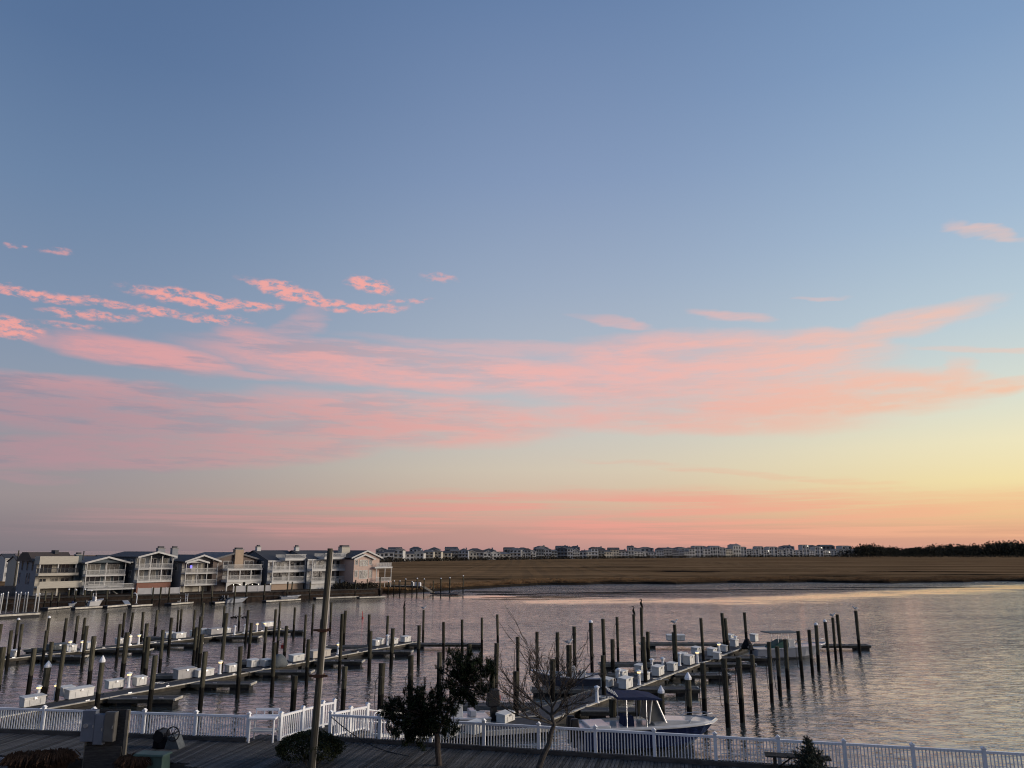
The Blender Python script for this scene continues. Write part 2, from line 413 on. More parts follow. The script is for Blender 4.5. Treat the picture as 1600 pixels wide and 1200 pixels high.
# ------------------------------------------------------------------ water
def water_mat():
    m = bpy.data.materials.new('water'); m.use_nodes = True
    N, L = m.node_tree.nodes, m.node_tree.links
    b = N['Principled BSDF']
    b.inputs['Base Color'].default_value = (.048, .055, .052, 1); b.inputs['Roughness'].default_value = .04; b.inputs['IOR'].default_value = 1.45; b.inputs['Coat Weight'].default_value = .7; b.inputs['Coat Roughness'].default_value = .04; b.inputs['Coat IOR'].default_value = 1.4
    g = N.new('ShaderNodeNewGeometry')
    def nz(scale, stretch, detail, rot=0, rough=.55):
        mp = N.new('ShaderNodeMapping'); mp.inputs['Scale'].default_value = stretch; mp.inputs['Rotation'].default_value = (0, 0, rot); L.new(g.outputs['Position'], mp.inputs[0])
        n = N.new('ShaderNodeTexNoise'); n.inputs['Scale'].default_value = scale; n.inputs['Detail'].default_value = detail; n.inputs['Roughness'].default_value = rough
        L.new(mp.outputs[0], n.inputs[0]); return n.outputs[0]
    def mm(op, a, c, d=None):
        n = N.new('ShaderNodeMath'); n.operation = op
        for i, v in enumerate((a, c, d)):
            if v is None: continue
            if isinstance(v, (int, float)): n.inputs[i].default_value = v
            else: L.new(v, n.inputs[i])
        return n.outputs[0]
    def mr(v, a, c, d=0., e=1.):
        n = N.new('ShaderNodeMapRange'); n.interpolation_type = 'SMOOTHSTEP'; L.new(v, n.inputs[0])
        for i, x in enumerate((a, c, d, e)): n.inputs[i + 1].default_value = x
        return n.outputs[0]
    sp = N.new('ShaderNodeSeparateXYZ'); L.new(g.outputs['Position'], sp.inputs[0])
    X, Y = sp.outputs[0], sp.outputs[1]
    swell = nz(.45, (1, 2.0, 1), 3, R(10))
    chop = nz(1.25, (1, 2.3, 1), 3, R(-7))
    rip = nz(5.0, (1, 1.6, 1), 2, R(25))
    h = mm('ADD', mm('MULTIPLY', swell, .50), mm('ADD', mm('MULTIPLY', chop, .34), mm('MULTIPLY', rip, .07)))
    # gusts: calmer and rougher patches, a slick along the far channel, a ruffled shoal by the marsh
    gust = nz(.035, (1, 2.6, 1), 3, R(8))
    w = nz(.05, (1, 1, 1), 3)
    wob = mm('MULTIPLY', mm('SUBTRACT', w, .5), 34.)
    chan = mm('ADD', mm('SUBTRACT', Y, mm('ADD', mm('MULTIPLY_ADD', mm('MAXIMUM', mm('SUBTRACT', X, 50.), 0), .60, 152.), mm('MULTIPLY', mm('MAXIMUM', mm('SUBTRACT', 15., X), 0), .45))), wob)      # metres beyond the slick's near edge
    slick = mm('MULTIPLY', mr(chan, -4, 7), mr(chan, 18, 30, 1., 0.))
    slick = mm('MULTIPLY', slick, mr(X, -45, -5, .55, 1.)); slick = mm('MULTIPLY', slick, mr(nz(.11, (.5, 1.6, 1), 4), .36, .5, .55, 1.))
    lee = mr(X, -75, -20, .50, 0.)                                                                   # sheltered water among the docks
    amp = mm('MULTIPLY', mr(gust, .35, .65, .75, 1.2), mm('SUBTRACT', 1., lee))
    shoal = mr(chan, 22, 32, 0., 3.4)
    openw = mm('MULTIPLY', mr(Y, 60, 100), mr(X, -10, 40, .35, 1.1))
    amp = mm('MULTIPLY', amp, mm('ADD', 1., mm('ADD', shoal, openw)))
    amp = mm('MULTIPLY', amp, mm('SUBTRACT', 1., mm('MULTIPLY', slick, .9)))
    catspaw = mr(nz(.8, (.8, 1.3, 1), 6, R(6), .75), .36, .64, .5, 1.8)                            # small gusts ruffle the surface unevenly
    amp = mm('MULTIPLY', amp, catspaw)
    bp = N.new('ShaderNodeBump'); bp.inputs['Distance'].default_value = 1.0
    L.new(mm('MULTIPLY', amp, .19), bp.inputs['Strength']); L.new(h, bp.inputs['Height'])
    L.new(bp.outputs[0], b.inputs['Normal']); L.new(bp.outputs[0], b.inputs['Coat Normal'])
    MATS['water'] = m
water_mat()
wb = MB()
xs = [-900, -300, -120, -60, -20, 20, 60, 120, 300, 900]
for i in range(len(xs) - 1):
    ys = [-60, 40, 120, 240, 520]
    for j in range(len(ys) - 1):
        wb.quad((xs[i], ys[j], 0), (xs[i + 1], ys[j], 0), (xs[i + 1], ys[j + 1], 0), (xs[i], ys[j + 1], 0))
struct(wb.build('water', 'water'))

# ------------------------------------------------------------------ salt marsh
def marsh_mat():
    m = pmat('marsh', (.285, .175, .088), (.135, .083, .045), .02, .95, stretch=(1, 4.5, 1), detail=8, world_co=True, spec=0.0)
    N, L = m.node_tree.nodes, m.node_tree.links; b = N['Principled BSDF']
    src = b.inputs['Base Color'].links[0].from_socket
    g = N.new('ShaderNodeNewGeometry'); mp = N.new('ShaderNodeMapping'); mp.inputs['Scale'].default_value = (.006, .05, 1); L.new(g.outputs['Position'], mp.inputs[0])
    n = N.new('ShaderNodeTexNoise'); n.inputs['Scale'].default_value = 1; n.inputs['Detail'].default_value = 6; L.new(mp.outputs[0], n.inputs[0])
    mr = N.new('ShaderNodeMapRange'); L.new(n.outputs[0], mr.inputs[0]); mr.inputs[1].default_value = .38; mr.inputs[2].default_value = .62; mr.inputs[3].default_value = .62; mr.inputs[4].default_value = 1.15
    mx = N.new('ShaderNodeVectorMath'); mx.operation = 'SCALE'; L.new(src, mx.inputs[0]); L.new(mr.outputs[0], mx.inputs['Scale'])
    L.new(mx.outputs[0], b.inputs['Base Color'])
marsh_mat()
pmat('marsh_mud', (.03, .025, .02), (.014, .012, .010), .5, .95, world_co=True, spec=.0)
pmat('marsh_blade', (.33, .21, .11), (.16, .10, .055), .35, .95, world_co=True, spec=.0)
SHORE = [(-900, 330), (-260, 262), (-160, 214), (-108, 172), (-60, 186), (-26, 196), (-17, 209), (-4, 226), (8, 236), (20, 240), (40, 247), (63, 253), (85, 255), (106, 255), (140, 259), (176, 264), (260, 272), (420, 280), (900, 300)]
def shore_y(x):
    for (x0, y0), (x1, y1) in zip(SHORE, SHORE[1:]):
        if x0 <= x <= x1:
            wig = (3.5 * math.sin(x * .085) + 2.0 * math.sin(x * .19 + 1) + .7 * math.sin(x * .43 + 2)) * max(0, min(1, (x + 12) / 20))
            return y0 + (y1 - y0) * (x - x0) / (x1 - x0) + wig
    return 300.
rm = random.Random(3)
mb = MB(); bank = MB()
rows = [0, 2.5, 8, 20, 45, 90, 160, 260, 420, 700, 1200, 2500, 6000]
cols = [-6000, -2500] + [x for x, _ in SHORE[:2]] + [-200 + 4 * i for i in range(100)] + [260, 420, 900, 2500, 6000]
cols = sorted(set(cols))
grid = []
for x in cols:
    y0 = shore_y(max(-900, min(900, x))) + (rm.uniform(-.5, .5) if -200 < x < 220 else 0)
    line = []
    for k, r in enumerate(rows):
        z = .75 + .15 * min(1, r / 30) + (rm.uniform(-.12, .12) if r < 500 else 0)
        if k == 0: z = .62
        line.append((x, y0 + r, z))
    grid.append(line)
for i in range(len(grid) - 1):
    for k in range(len(rows) - 1):
        if rows[k] >= 1200 and cols[i + 1] <= -200: continue                # marsh cut away on the left for the added sky-mirroring water
        mb.quad(grid[i][k], grid[i + 1][k], grid[i + 1][k + 1], grid[i][k + 1])
    a, b_ = grid[i][0], grid[i + 1][0]
    bank.quad((a[0], a[1] - .9, -.3), (b_[0], b_[1] - .9, -.3), (b_[0], b_[1] - .003, .6), (a[0], a[1] - .003, .6))
struct(mb.build('marsh_ground', 'marsh'))
sky_fill = MB(); sky_fill.quad((-14000, 1000, .05), (-150, 1000, .05), (-150, 14000, .05), (-14000, 14000, .05)); pmat('calm_water', (.05, .053, .055), (.045, .048, .05), .01, .12, world_co=True, spec=.5); struct(sky_fill.build('low_sky_water', 'calm_water'))  # added water sheet, mirrors the sky to stand in for a lower skyline
struct(bank.build('marsh_bank', 'marsh_mud'))
# standing grass: tufts thick along the bank, thinner inland
tf = MB()
def tuft(x, y, z, h, w):
    a = rm.uniform(0, PI)
    for q in (0, PI / 2):
        c, s = math.cos(a + q) * w, math.sin(a + q) * w
        l1, l2 = rm.uniform(-.25, .25), rm.uniform(-.25, .25)
        tf.tri((x - c, y - s, z), (x + c * .1, y + s * .1, z), (x - c * .6 + l1, y - s * .6, z + h * rm.uniform(.7, 1)))
        tf.tri((x - c * .2, y - s * .2, z), (x + c, y + s, z), (x + c * .5 + l2, y + s * .5, z + h * rm.uniform(.7, 1)))
        tf.tri((x - c * .5, y - s * .5, z), (x + c * .5, y + s * .5, z), (x + l1, y, z + h))
for i in range(26000):
    x = rm.uniform(-40, 200); d = rm.random() ** 1.8 * 22
    y = shore_y(x) + .4 + d
    tuft(x, y, .6, rm.uniform(.35, .8) * (1.15 if math.sin(x * .21) + math.sin(x * .07 + 1) > .3 else .8), rm.uniform(.12, .35))
for i in range(0):
    x = rm.uniform(-150, 520); d = 12 + rm.random() ** 1.5 * 420
    y = shore_y(min(x, 880)) + d
    tuft(x, y, .8, rm.uniform(.3, .75), rm.uniform(.5, 1.5))
stuff(tf.build('marsh_grass', 'marsh_blade'), 'tall brown cordgrass standing along the marsh bank', 'grass')

pool = MB(); pool_n = 0
for (u, v, w, d) in ((1085, 893.5, 17, 7), (1050, 892.5, 9, 4), (1440, 893, 30, 4), (1300, 900, 24, 2.5), (960, 886, 22, 6), (760, 905, 8, 2.2), (1530, 898, 20, 3)):
    c = on(u, v, .95); n0 = len(pool.v); k = 20
    pool.v.append((c.x, c.y, 1.12))
    for i in range(k):
        a = 2 * PI * i / k; q = rm.uniform(.6, 1.3); pool.v.append((c.x + math.cos(a) * w * q, c.y + math.sin(a) * d * q, 1.08))
    pool.f += [(n0, n0 + 1 + i, n0 + 1 + (i + 1) % k) for i in range(k)]
struct(pool.build('marsh_hollows', 'marsh_mud'))
# low mud bars showing in the shallows off the bank
mud = MB()
for (u, v, w, d) in ((800, 937, 9, 1.2), (845, 934, 12, 2.0), (880, 931.5, 14, 2.0), (790, 929, 8, 2.5), (930, 928, 16, 2.2), (985, 925.5, 18, 2.4), (1060, 922, 20, 2.5), (1130, 925, 16, 1.6), (760, 925, 8, 3.0), (1230, 921, 22, 2.0), (1400, 918, 26, 2.0), (900, 936, 7, .8)):
    c = on(u, v, 0); n0 = len(mud.v); k = 22
    mud.v.append((c.x, c.y, .07))
    for i in range(k):
        a = 2 * PI * i / k; q = rm.uniform(.6, 1.25); mud.v.append((c.x + math.cos(a) * w * q, c.y + math.sin(a) * d * q + c.x * 0, .008))
    mud.f += [(n0, n0 + 1 + i, n0 + 1 + (i + 1) % k) for i in range(k)]
struct(mud.build('mud_flats', 'marsh_mud'))

# ------------------------------------------------------------------ the land the near houses stand on
E1 = Vector((.865, .5015, 0)); N1 = Vector((.5015, -.865, 0))     # along the canal; towards the water
BK0 = Vector((-85.6, 148.2, 0))                                   # a point of the bulkhead
HOUSE_RZ = math.atan2(E1.y, E1.x)
def along(u, back):
    a, yy, _w = ray(u, 900)
    k = a / yy                                                    # x = k*y
    p = BK0 - N1 * back
    # p + s*E1 lies on x = k y
    return (k * p.y - p.x) / (E1.x - k * E1.y)
def fr(s, back, z=0.0):
    q = BK0 + E1 * s - N1 * back; return Vector((q.x, q.y, z))
ld = MB()
pa, pb = fr(-40, .25), fr(64, .25); pc, pd = fr(66, 62), fr(-60, 62)
ld.prism([(pa.x, pa.y), (pb.x, pb.y), (pc.x, pc.y), (pd.x, pd.y)], 'z', .2, 1.75)
struct(ld.build('house_lots_ground', 'bulkhead_wood'))

# ------------------------------------------------------------------ houses along the canal
def mitre_frame(w, h, t=.09, d=.06, mull=1):
    m = MB(); m.box(0, w, -d, 0, 0, t); m.box(0, w, -d, 0, h - t, h); m.box(0, t, -d + .003, 0, t, h - t); m.box(w - t, w, -d + .003, 0, t, h - t)
    for k in range(1, mull + 1):
        x = w * k / (mull + 1); m.box(x - .04, x + .04, -d + .004, 0, t, h - t)
    return m
_win_cache = {}
def window(t, x, y, z, w, h, face='front', mull=1, frame='trim', pane='glass_pane', name='window'):
    key = (round(w, 2), round(h, 2), mull, frame, pane)
    if key not in _win_cache:
        _win_cache[key] = (mitre_frame(w, h, mull=mull).mesh('window', frame), MB().box(.085, w - .085, -.022, -.004, .085, h - .085).mesh('pane', pane))
    f, p = _win_cache[key]
    rz = {'front': 0, 'left': -PI / 2, 'right': PI / 2}[face]
    o = link(name, f, t, (x, y, z), rz); link('pane', p, o)
    return o
def railing_mesh(m, x0, x1, y, z, h=.95, step=.16):
    m.box(x0, x1, y - .04, y + .04, z + h - .08, z + h); m.box(x0, x1, y - .03, y + .03, z + .08, z + .14)
    n = max(2, int((x1 - x0) / step))
    for i in range(1, n):
        x = x0 + (x1 - x0) * i / n; m.box(x - .022, x + .022, y - .02, y + .02, z + .14, z + h - .08)
def railing_mesh_y(m, x, y0, y1, z, h=.95, step=.16):
    m.box(x - .04, x + .04, y0, y1, z + h - .08, z + h); m.box(x - .03, x + .03, y0, y1, z + .08, z + .14)
    n = max(2, int((y1 - y0) / step))
    for i in range(1, n):
        y = y0 + (y1 - y0) * i / n; m.box(x - .02, x + .02, y - .022, y + .022, z + .14, z + h - .08)
def balcony(t, x0, x1, y0, y1, z, mat='trim', rail='trim', fascia=.32, solid=False):
    MB().box(x0 - .06, x1 + .06, y0 - .06, y1, z - fascia, z).build('balcony_floor', mat, t)
    m = MB()
    if solid:
        m.box(x0, x1, y0, y0 + .08, z + .003, z + .95)
    else:
        railing_mesh(m, x0, x1, y0 + .06, z)
        railing_mesh_y(m, x0 + .06, y0 + .10, y1, z); railing_mesh_y(m, x1 - .06, y0 + .10, y1, z)
    m.build('balcony_railing', rail, t)
def posts(t, xs, y, z0, z1, mat='trim', w=.14):
    for x in xs: MB().box(x - w / 2, x + w / 2, y, y + w, z0, z1).build('post', mat, t)
def gable_front(t, W, y0, y1, ze, zp, mat='roof_dark', trim='trim', over=.45, infill=None, infill_y=None, cx=None, x0=0.0):
    cx = x0 + W / 2 if cx is None else cx; th = .18
    sl = (zp - ze) / (cx - x0)
    for sgn in (-1, 1):
        xe = (x0 - over) if sgn < 0 else (x0 + W + over)
        zeo = ze - sl * over
        MB().prism([(xe, zeo), (cx, zp), (cx, zp + th), (xe, zeo + th)], 'y', y0 - over, y1 + .3).build('roof_slope', mat, t)
        MB().prism([(xe, zeo - .14), (cx, zp - .14), (cx, zp + th + .04), (xe, zeo + th + .04)], 'y', y0 - over - .07, y0 - over - .004).build('rake_board', trim, t)
    if infill:
        yy = y0 if infill_y is None else infill_y
        MB().prism([(x0 + .05, ze - .02), (x0 + W - .05, ze - .02), (cx, zp - .06)], 'y', yy, yy + .12).build('gable_wall', infill, t)
def gable_side(t, W, y0, y1, ze, zp, mat='roof_dark', wall=None, over=.4, x0=0.0):
    cy = (y0 + y1) / 2; th = .18; sl = (zp - ze) / (cy - y0)
    for sgn in (-1, 1):
        ye = y0 - over if sgn < 0 else y1 + over
        zeo = ze - sl * over
        MB().prism([(ye, zeo), (cy, zp), (cy, zp + th), (ye, zeo + th)], 'x', x0 - .25, x0 + W + .25).build('roof_slope', mat, t)
    if wall:
        for x in (x0, x0 + W - .12):
            MB().prism([(y0 + .05, ze - .02), (y1 - .05, ze - .02), (cy, zp - .06)], 'x', x, x + .12).build('gable_wall', wall, t)
    MB().box(x0 - .25, x0 + W + .25, y0 - over - .08, y0 - over - .005, ze - sl * over - .1, ze - sl * over + .2).build('eave_board', 'trim', t)
def chimney(t, x, y, w, d, z0, z1, mat='chimney_tan'):
    o = MB().box(x, x + w, y, y + d, z0, z1).build('chimney', mat, t)
    MB().box(x - .08, x + w + .08, y - .08, y + d + .08, z1 + .003, z1 + .15).build('chimney_cap', 'concrete', o)
    MB().box(x + .2, x + w - .2, y + .15, y + d - .15, z1 + .153, z1 + .5).build('flue', 'roof_dark', o)
GZ = 1.75
TURN = R(17)                                                      # the houses stand askew to the bulkhead
def face_line(u0, u1, back):
    p0 = fr(along(u0, back), back); e = Vector((math.cos(HOUSE_RZ + TURN), math.sin(HOUSE_RZ + TURN), 0))
    a, yy, _w = ray(u1, 900); k = a / yy
    return p0, (k * p0.y - p0.x) / (e.x - k * e.y)
def new_house(label, u0, u1, back=6.0):
    p0, W = face_line(u0, u1, back)
    t = thing('canal_house', label, 'house', (p0.x, p0.y, GZ), HOUSE_RZ + TURN, 'houses along the canal')
    def z(v, u=None):
        p = fr(along(u if u else (u0 + u1) / 2, back), back); return at(u if u else (u0 + u1) / 2, v, p.y).z - GZ
    return t, W, z
def lived_floor(t, W, y, z, h, spec, frame='trim'):
    """windows and sliding doors of one storey: (start, end, mullions, pane)"""
    for a, b, ml, pane, sill in spec:
        window(t, a * W, y - .003, z + sill, (b - a) * W, h - sill - .35, 'front', ml, frame, pane)
D, P_ = 'glass_pane', 'glass_pale'

# 1: cream flat-fronted house with parapet, hipped roof behind
t, W, z = new_house('cream flat-parapet house at the row end with long grey side wall', 60, 118)
z1, z2, zr = z(922), z(896), z(870)
MB().box(0, W, 2.0, 14, 0, zr - 1.0).build('wall', 'side_grey', t)
MB().box(.003, W - .003, 1.9, 1.998, z1 - .6, zr - 1.2).build('front_wall', 'side_cream', t)
MB().box(-.15, W + .15, -.1, 3.2, zr - 1.45, zr + .1).build('parapet', 'side_cream', t)
m = MB(); m.prism([(3.2, zr - .9), (15, zr - .9), (11, zr + .9), (7, zr + .9)], 'x', -.5, W + .3); m.build('roof', 'roof_brown', t)
balcony(t, 0, W + .4, -.1, 1.9, z2 + .05, 'side_cream', 'smoked', .5, solid=False)
balcony(t, 0, W + 1.0, -1.2, 1.9, z(916), 'side_cream', 'side_cream', .35, solid=True)
posts(t, [.1, W * .5, W - .1], .05, z2 + .05, zr - 1.46, 'trim', .2)
posts(t, [.2, W * .5, W], -1.0, 0, z(916) - .36, 'side_cream', .3)
lived_floor(t, W, 1.9, z2, z(873) - z2, [(.06, .42, 2, D, .05), (.54, .88, 2, D, .05)], 'side_cream')
lived_floor(t, W, 1.9, z(916), z2 - z(916) - .6, [(.1, .3, 1, D, .1), (.42, .62, 1, P_, .1), (.68, .92, 1, D, .1)], 'side_cream')
for yy in (4, 7.5, 11): window(t, -.003, yy + .9, z2 + .5, .9, 1.9, 'left', 0, 'side_slate')
for yy in (5.5, 7.0, 12): window(t, -.003, yy + .8, z(914), .7, 2.2, 'left', 0, 'side_slate')
MB().box(W * .62, W * .72, 6, 8.5, zr + .5, zr + 1.3).build('roof_vent', 'roof_dark', t)
st_ = MB().prism([(-1.25, 0), (-1.15, 0), (-1.15, z(914)), (-1.25, z(914))], 'x', -.3, .2).build('stair_wall', 'side_cream', t)

# 2: dark teal gabled house
t, W, z = new_house('dark teal gabled house with two white-railed balconies and a boxed chimney', 133, 196)
zf1, zf2, ze, zp = z(916), z(898), z(879), z(871)
MB().box(0, W, 1.8, 17, 0, ze).build('wall', 'side_teal', t)
gable_front(t, W, -.1, 17, ze, zp, 'roof_grey', 'trim', .5, 'side_teal')
balcony(t, .1, W - .1, 0, 1.8, zf2); balcony(t, .1, W - .1, 0, 1.8, zf1)
posts(t, [.18, W * .5, W - .18], .02, zf2 + .003, ze); posts(t, [.18, W * .5, W - .18], .02, zf1 + .003, zf2 - .33)
posts(t, [.18, W * .33, W * .66, W - .18], .3, 0, zf1 - .33, 'trim', .2)
lived_floor(t, W, 1.8, zf2, ze - zf2, [(.05, .42, 2, P_, .05), (.54, .90, 2, P_, .05)]); lived_floor(t, W, 1.8, zf1, zf2 - zf1, [(.05, .46, 2, D, .05), (.54, .72, 0, P_, .3), (.78, .92, 0, D, .1)])
chimney(t, -1.1, 3.0, 1.1, 1.4, 0, z(867), 'side_teal')
MB().tube([(W * .15, 6, ze), (W * .15, 6, z(861))], .12, 8).build('vent_pipe', 'roof_dark', t)
st_ = MB()
for k in range(8): st_.box(W * .55 + k * .28, W * .55 + k * .28 + .3, -.9, -.1, zf1 - .1 - k * .25, zf1 - .02 - k * .25)
st_.build('outside_stair', 'trim', t)
MB().box(0, W + 2.2, -2.2, -.2, z(920) - .2, z(920)).build('patio_deck', 'trim', t)
m = MB(); railing_mesh(m, 0, W + 2.2, -2.15, z(920), 1.0); m.build('patio_railing', 'trim', t)

# 3: slate gable with two storeys of screened porch
t, W, z = new_house('slate grey gabled house with a white two-storey screened porch over brick', 215, 269)
zf1, zf2, ze, zp = z(907), z(888), z(870), z(863)
MB().box(0, W, 2.0, 18, 0, ze).build('wall', 'side_slate', t)
gable_front(t, W, -.1, 18, ze, zp, 'roof_dark', 'trim', .5, 'side_slate', 1.9)
MB().box(.1, W - .1, .2, 1.9, 0, zf1 - .5).build('ground_storey', 'brick_red', t)
balcony(t, .05, W - .05, 0, 2.0, zf2, fascia=.25); balcony(t, .05, W - .05, 0, 2.0, zf1, fascia=.4)
xs4 = [.13, W * .34, W * .67, W - .13]
posts(t, xs4, .02, zf2 + .003, ze + .2, 'trim', .2); posts(t, xs4, .02, zf1 + .003, zf2 - .26, 'trim', .2)
lived_floor(t, W, 2.0, zf2, ze - zf2, [(.04, .28, 1, P_, .1), (.4, .62, 1, D, .1), (.7, .95, 1, P_, .1)]); lived_floor(t, W, 2.0, zf1, zf2 - zf1, [(.04, .28, 1, P_, .1), (.4, .62, 1, P_, .1), (.7, .95, 1, D, .1)])
for zz in (zf1 + .6, zf2 + .4):
    for yy in (3.5, 7): window(t, -.003, yy + 1.2, zz, 1.2, 1.5, 'left', 1)
chimney(t, W * .80, 5, 1.5, 1.2, ze, z(857), 'side_grey')
MB().box(-.6, -.1, 2.4, 14, ze - 1.2, ze - 1.0).build('side_eave', 'trim', t)

# 4: cream double gable with a blue lamp on the balcony
t, W, z = new_house('white house with stacked gables and an open porch lit by a blue lamp', 289, 340)
zf1, zf2, ze, zp = z(913), z(895), z(877), z(868)
MB().box(0, W, 2.0, 17, 0, ze).build('wall', 'side_grey', t)
MB().box(.003, W - .003, 1.9, 1.997, 0, ze).build('front_wall', 'side_cream', t)
gable_front(t, W, 0, 17, ze, zp, 'roof_dark', 'trim', .45, 'side_white', 1.2)
gable_front(t, W * .62, -.6, 3, ze - .3, zp - .9, 'roof_dark', 'trim', .3, 'side_white', -.4)
balcony(t, .05, W - .05, 0, 2.0, zf2, fascia=.25); balcony(t, .05, W - .05, 0, 2.0, zf1, fascia=.3)
posts(t, [.13, W * .36, W * .66, W - .13], .02, zf2 + .003, ze - .5); posts(t, [.13, W * .36, W * .66, W - .13], .02, zf1 + .003, zf2 - .26)
posts(t, [.2, W * .5, W - .2], .3, 0, zf1 - .31, 'side_cream', .3)
lived_floor(t, W, 1.9, zf2, ze - zf2, [(.06, .30, 1, D, .05), (.42, .58, 0, P_, .3), (.68, .95, 1, D, .05)]); lived_floor(t, W, 1.9, zf1, zf2 - zf1, [(.06, .34, 1, P_, .05), (.42, .62, 1, D, .05), (.72, .95, 1, P_, .1)])
MB().lathe([(.16, zf2 + .95), (.24, zf2 + 1.1), (.24, zf2 + 1.5), (.1, zf2 + 1.6)], 8, W * .22, 1.0).build('blue_lamp', 'lamp_blue', t)
for yy in (4, 8): window(t, -.003, yy + 1.2, zf2 + .4, 1.2, 1.4, 'left', 1)
chimney(t, -.2, 7, 1.3, 1.1, ze, z(857), 'side_grey')

# 5: brown house, big tan chimney on the front
t, W, z = new_house('brown house with a big tan chimney rising through its white balconies', 355, 409)
zf1, zf2, ze, zp = z(906), z(889), z(874), z(864)
MB().box(-2.2, W, 2.6, 18, 0, ze).build('wall', 'side_brown', t)
gable_front(t, W + 2.2, 2.5, 18, ze, zp, 'roof_grey', 'roof_grey', .4, 'side_brown', 2.55, x0=-2.2)
chimney(t, W * .3, 1.9, W * .24, 1.2, zf2 - .5, z(859), 'chimney_tan')
balcony(t, 0, W, 0, 2.6, zf2, fascia=.3); balcony(t, .05, W - .05, 0, 2.6, zf1, fascia=.5)
posts(t, [.13, W * .36, W * .68, W - .13], .02, zf1 + .003, zf2 - .31, 'trim', .2)
lived_floor(t, W, 2.6, zf2, ze - zf2, [(.02, .28, 1, D, .05), (.62, .9, 1, D, .05)]); lived_floor(t, W, 2.6, zf1, zf2 - zf1, [(.03, .2, 0, P_, .3), (.24, .44, 1, D, .1), (.5, .66, 0, D, .1), (.72, .95, 1, D, .1)])
m = MB()
for k, (a, b) in enumerate(((0, .46), (.54, 1))):
    pts = [(a * W, 0), (a * W + .25, 0)]
    n = 8; x0, x1 = a * W + .25, b * W - .25
    for i in range(n + 1):
        q = i / n; pts.append((x0 + (x1 - x0) * q, 1.0 + .6 * math.sin(PI * q)))
    pts += [(b * W - .25, 0), (b * W, 0), (b * W, zf1 - .51), (a * W, zf1 - .51)]
    m.prism(pts, 'y', .1, .35)
m.build('arch_wall', 'trim', t)

# 6 and 7: white houses with roof decks, dark slope to the water
for lab, u0, u1, vs, dk in (('white three-tier house with a roof deck, behind the gangway ramp of brown planks', 425, 477, (908, 891, 876, 861), (.36, 1.0)),
                            ('white three-tier house half hidden by the leaning wooden pole', 487, 540, (908, 889, 874, 861), (.34, 1.0))):
    t, W, z = new_house(lab, u0, u1)
    zf1, zf2, ze, zp = (z(v) for v in vs)
    MB().box(0, W, 2.2, 16, 0, ze).build('wall', 'side_slate', t)
    MB().box(.003, W - .003, 2.1, 2.197, 0, ze).build('front_wall', 'side_white', t)
    gable_side(t, W, 2.2, 16, ze, zp, 'roof_dark', 'side_slate', .5)
    balcony(t, .05, W - .05, 0, 2.1, zf2, fascia=.5); balcony(t, .05, W - .05, 0, 2.1, zf1, fascia=.6)
    xs3 = [.13, W * .5, W - .13]
    posts(t, xs3, .02, zf2 + .003, ze, 'trim', .2); posts(t, xs3, .02, zf1 + .003, zf2 - .51, 'trim', .2)
    balcony(t, W * dk[0], W * dk[1], -.05, 4.5, ze + .5, fascia=.5)
    lived_floor(t, W, 2.1, zf2, ze - zf2, [(.04, .2, 0, D, .2), (.24, .48, 1, P_, .05), (.56, .78, 1, D, .05), (.84, .96, 0, D, .1)])
    lived_floor(t, W, 2.1, zf1, zf2 - zf1, [(.06, .44, 2, D, .05), (.54, .8, 1, P_, .05), (.85, .96, 0, D, .3)])
    MB().box(.2, W - .2, .3, 2.0, 0, zf1 - .61).build('ground_storey', 'side_tan' if u0 < 450 else 'trim', t)
    chimney(t, W * .06, 8.5, 1.0, .9, zp - .6, zp + .9, 'side_white')
    for yy in (4, 8, 11): window(t, -.003, yy + 1.1, zf2 + .5, 1.1, 1.5, 'left', 1)
    if u0 > 450:
        st_ = MB()
        for k in range(9): st_.box(W - .2 + k * .22, W + .04 + k * .22, -1.6, -.5, zf1 - .3 - k * .33, zf1 - .2 - k * .33)
        st_.prism([(W - .2, zf1 + .5), (W + 1.9, zf1 - 2.2), (W + 1.9, zf1 - 2.9), (W - .2, zf1 - .2)], 'y', -1.7, -1.62)
        st_.build('outside_stair', 'trim', t)

# 8: pink end house with side deck
t, W, z = new_house('pink gabled house at the marsh end with a white side deck on posts', 549, 592)
zf1, zf2, ze, zp = z(905), z(886), z(871), z(861)
MB().box(0, W, 0, 16, 0, ze).build('wall', 'side_pink', t)
gable_front(t, W, 0, 16, ze, zp, 'roof_dark', 'trim', .5, 'side_pink', -.12)
gable_front(t, W * .7, -1.0, 2, ze - .4, zp - .9, 'roof_dark', 'trim', .3, 'side_pink', -.8)
MB().box(.003, W * .7, -.8, -.003, zf2 - 1.0, ze - .4).build('bay_wall', 'side_pink', t)
MB().box(.003, W * .7, -.8, -.003, 0, zf1 + 1.9).build('bay_wall', 'side_pink', t)
lived_floor(t, W, -.8, zf2, ze - zf2 - .2, [(.04, .14, 0, D, .5), (.2, .3, 0, P_, .2), (.32, .5, 1, P_, .2), (.55, .65, 0, D, .5)]); lived_floor(t, W, -.8, zf1, zf2 - zf1 - .4, [(.04, .14, 0, D, .5), (.2, .3, 0, D, .1), (.32, .5, 1, P_, .1), (.55, .66, 0, P_, .3)])
MB().box(W * .7 - .3, W + 2.6, -1.9, 4, zf2 - .35, zf2).build('side_deck', 'trim', t)
m = MB(); railing_mesh(m, W * .72, W + 2.5, -1.8, zf2); railing_mesh_y(m, W + 2.5, -1.7, 4, zf2); m.build('deck_railing', 'trim', t)
posts(t, [W * .75, W + .5, W + 2.4], -1.75, 0, zf2 - .36)
MB().box(0, W + 2.4, -2.0, -.9, zf1 - .9, zf1 - .6).build('porch_floor', 'side_pink', t)
m = MB(); railing_mesh(m, W * .7, W + 2.3, -1.95, zf1 - .6); m.build('porch_railing', 'trim', t)
